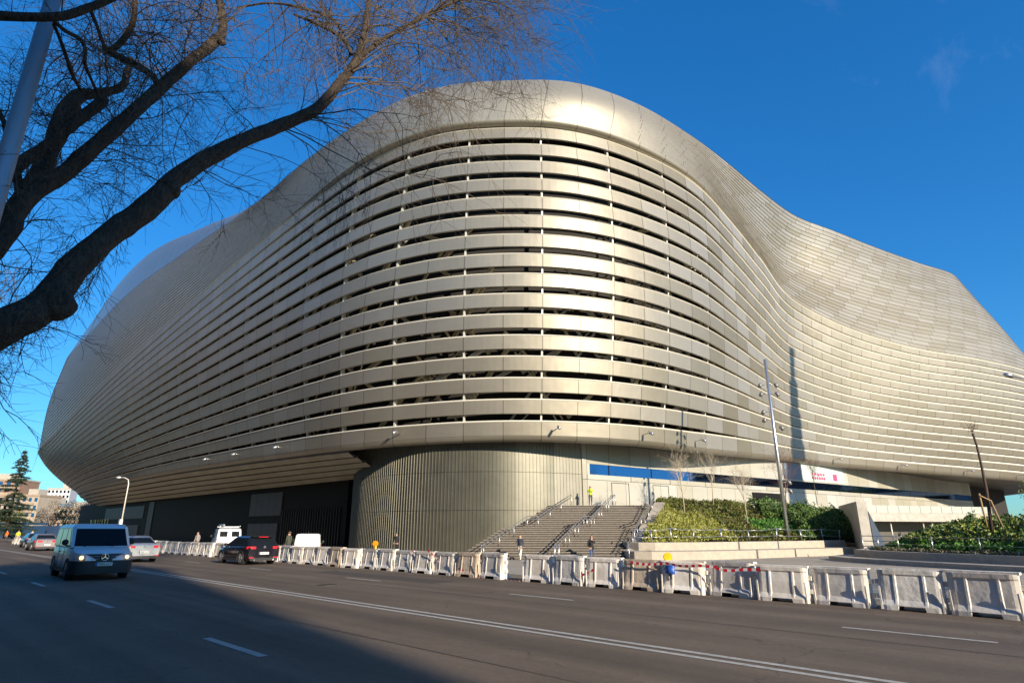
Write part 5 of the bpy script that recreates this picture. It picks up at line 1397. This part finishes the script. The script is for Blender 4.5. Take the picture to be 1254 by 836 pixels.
# ---------------------------------------------------------------- the city on the camera's side of the avenue (shades the near lanes)
wallm = [mat('street_brick', (.30, .17, .11), .85), mat('street_stone', (.38, .33, .26), .85), mat('street_render', (.33, .28, .22), .85)]
bl = [(47, 30, 24.5), (18, 30, 26.0), (-14, 32, 25.2), (-48, 34, 26.2), (-84, 34, 34.6), (-120, 34, 36.5), (-160, 40, 35), (-205, 44, 36)]
names_ = ['brick block with rows of dark windows behind the camera, farthest right', 'stone block behind the camera to its right', 'rendered block directly behind the camera', 'brick block on the near pavement left of the camera', 'stone block farther left on the near side of the avenue', 'rendered block beyond the stone one on the near side', 'brick corner block far up the near side', 'last stone block up the near side of the avenue']
for i, (x, w_, H) in enumerate(bl):
    e = empty('apartment_building', (x, -25.5, .1)); tag(e, names_[i], 'building')
    mb = MB(); mb.box((0, 0, H/2), (w_, 16, H)); o = mb.build('wall', [wallm[i % 3]]); o.parent = e
    mb = MB(); mb.box((0, 0, H+.3), (w_+.6, 16.6, .6)); o = mb.build('roof', [M['concrete']]); o.parent = e
    for fl in range(7 if H < 30 else 10):
        mb = MB()
        mb.box((0, 8.02, 3.4*fl+2.0), (w_*.9, .1, 1.5)); o = mb.build('window_row', [M['carglass']]); o.parent = e
# unseen pylon, added to cast the shadow streak on the facade hollow
py = empty('shadow_pylon', (36, 54, -.2)); tag(py, 'unseen stepped pylon added outside the picture to cast the facade shadow streak', 'pylon')
d_ = 0
ax_, ay_ = -27.5, 83.0
T = 64.0; PX, PY = ax_ + SXs*T, ay_ + SYs*T; py.location = (PX, PY, -.2)
mb = MB(); 
for z0, z1, w_ in ((0, 30, 3.6), (30, 34, 3.0), (34, 38, 2.4), (38, 42, 1.7), (42, 46.5, 1.0)): mb.box((0, 0, (z0+z1)/2), (w_, w_, z1-z0))
o = mb.build('shaft', [M['concrete']]); o.parent = py

# unseen corner block, added and sized so its edge shades the near lanes
e = empty('apartment_building', (71, -21.2, .1)); tag(e, 'unseen corner block added to shade the near lanes, behind the camera on the right', 'building')
mb = MB(); mb.box((0, 0, 17.5), (9, 25.2, 35)); o = mb.build('wall', [wallm[1]]); o.parent = e
mb = MB(); mb.box((0, 0, 35.3), (9.4, 25.4, .6)); o = mb.build('roof', [M['concrete']]); o.parent = e
for fl in range(9):
    mb = MB(); mb.box((-4.53, 0, 3.4*fl+2.0), (.1, 22, 1.5)); o = mb.build('window_row', [M['carglass']]); o.parent = e
# bare street trees just outside the picture on the right
for i, (X_, Y_, H_) in enumerate(((9, 24.5, 9), (17, 19.6, 10), (27, 22.0, 11), (24, 34, 9), (38, 19.4, 10), (12, 40, 8.5))):
    e = empty('street_tree', (X_, Y_, -.1)); tag(e, ('bare street tree beside the plaza, nearest the right edge','bare tree at the kerb just right of the picture','taller bare tree farther along the kerb on the right','bare tree on the plaza right of the planter','farthest bare kerb tree outside the right edge','bare tree behind the right hand planter')[i], 'tree')
    R = random.Random(100+i); b = Vector((X_, Y_, -.1)); mb = MB(); mb.tube([b, b + Vector((0,0,H_*.35))], [.2, .15], 8)
    for q in range(7):
        a = q*.9+R.random(); d = Vector((math.cos(a)*R.uniform(.5,1), math.sin(a)*R.uniform(.5,1), 1.3)); mb.tube([b + Vector((0,0,H_*.33)), b + Vector((0,0,H_*.33)) + d*H_*.18, b + Vector((0,0,H_*.33)) + d*H_*.36 + Vector((0,0,.5))], [.13, .09, .04], 6)
    child(mb, 'trunk', [bark], e); mb = MB()
    for q in range(46):
        a = R.uniform(0, 6.28); d = Vector((math.cos(a), math.sin(a), R.uniform(.2, 1.4))); twig(b + Vector((0,0,H_*R.uniform(.42,.7))) + d*R.uniform(.2, H_*.15), d, H_*.3, .045, 1, mb, R, -.1, 4)
    child(mb, 'crown', [twigm], e)

# unseen towers and blocks, added so the cladding and glass mirror something darker
for (X_, Y_, w_, H_, m_, lab) in ((-215, -52, 34, 88, 0, 'tall brown tower added unseen up the near side to darken the cladding reflections'), (-275, -46, 40, 70, 2, 'broad rendered tower added unseen beyond the brown one for the cladding reflections'), (-350, -60, 46, 96, 0, 'tallest brick coloured tower added unseen at the far end for the cladding reflections'), (-160, -75, 30, 62, 1, 'stone tower added unseen behind the near side row for the cladding reflections'),
    (70, 190, 40, 26, 0, 'brick block added unseen south of the stadium to darken the window reflections'), (105, 270, 60, 30, 2, 'rendered block added unseen farther south for the window reflections'), (58, 262, 34, 22, 1, 'stone block added unseen farthest back for the window reflections')):
    e = empty('office_tower' if H_ > 50 else 'apartment_building', (X_, Y_, -.2)); tag(e, lab, 'building')
    mb = MB(); mb.box((0, 0, H_/2), (w_, w_*.7, H_)); o = mb.build('wall', [wallm[m_]]); o.parent = e
    for fl in range(int(H_/3.6)):
        mb = MB(); mb.box((0, 0, 3.6*fl+2.2), (w_*.92 if 1 else 0, w_*.7+.16, 1.5)); o = mb.build('window_row', [M['carglass']]); o.parent = e
# ---------------------------------------------------------------- light

l_ = math.hypot(SX, SY); SX /= l_; SY /= l_
w = bpy.data.worlds.new('World'); scene.world = w; w.use_nodes = True
nt = w.node_tree; bg = nt.nodes['Background']
sk = nt.nodes.new('ShaderNodeTexSky'); sk.sky_type = 'NISHITA'; sk.sun_disc = False
sk.sun_elevation = R_(SUN_EL); sk.sun_rotation = math.atan2(SX, SY); sk.air_density = 1.0; sk.dust_density = .25; sk.ozone_density = 3.5
hs_ = nt.nodes.new('ShaderNodeHueSaturation'); hs_.inputs['Saturation'].default_value = 1.45; gm_s = nt.nodes.new('ShaderNodeGamma'); gm_s.inputs[1].default_value = .74; nt.links.new(sk.outputs[0], gm_s.inputs[0]); nt.links.new(gm_s.outputs[0], hs_.inputs['Color']); tn = nt.nodes.new('ShaderNodeVectorMath'); tn.operation = 'MULTIPLY'; tn.inputs[1].default_value = (.48, .92, 1.20); nt.links.new(hs_.outputs[0], tn.inputs[0]); tcw = nt.nodes.new('ShaderNodeTexCoord'); nw = nt.nodes.new('ShaderNodeTexNoise'); nw.inputs['Scale'].default_value = 5.5; nw.inputs['Detail'].default_value = 9; nw.inputs['Roughness'].default_value = .62; nw.inputs['Distortion'].default_value = .6
nt.links.new(tcw.outputs['Generated'], nw.inputs['Vector']); mw = nt.nodes.new('ShaderNodeMapRange'); mw.inputs[1].default_value = .60; mw.inputs[2].default_value = .80; mw.inputs[3].default_value = 0; mw.inputs[4].default_value = .08; nt.links.new(nw.outputs['Fac'], mw.inputs[0])
mxw = nt.nodes.new('ShaderNodeMix'); mxw.data_type = 'RGBA'; nt.links.new(mw.outputs[0], mxw.inputs['Factor']); nt.links.new(tn.outputs[0], mxw.inputs['A']); mxw.inputs['B'].default_value = (4.2, 4.6, 5.2, 1)
nt.links.new(mxw.outputs['Result'], bg.inputs[0]); bg.inputs[1].default_value = .15
sd = bpy.data.lights.new('sun', 'SUN'); so_ = bpy.data.objects.new('sun', sd); COL.objects.link(so_)
sd.energy = 5.0; sd.angle = R_(.5); sd.color = (1, .87, .68)
dirv = Vector((-SX*math.cos(R_(SUN_EL)), -SY*math.cos(R_(SUN_EL)), -math.sin(R_(SUN_EL))))
so_.rotation_euler = dirv.to_track_quat('-Z', 'Y').to_euler()
so_.location = (60, -40, 60)
scene.view_settings.view_transform = 'Standard'; scene.view_settings.look = 'None'
scene.view_settings.exposure = .68; scene.view_settings.gamma = 1; scene.view_settings.use_curve_mapping = False
scene.cycles.max_bounces = 6; scene.cycles.use_denoising = True
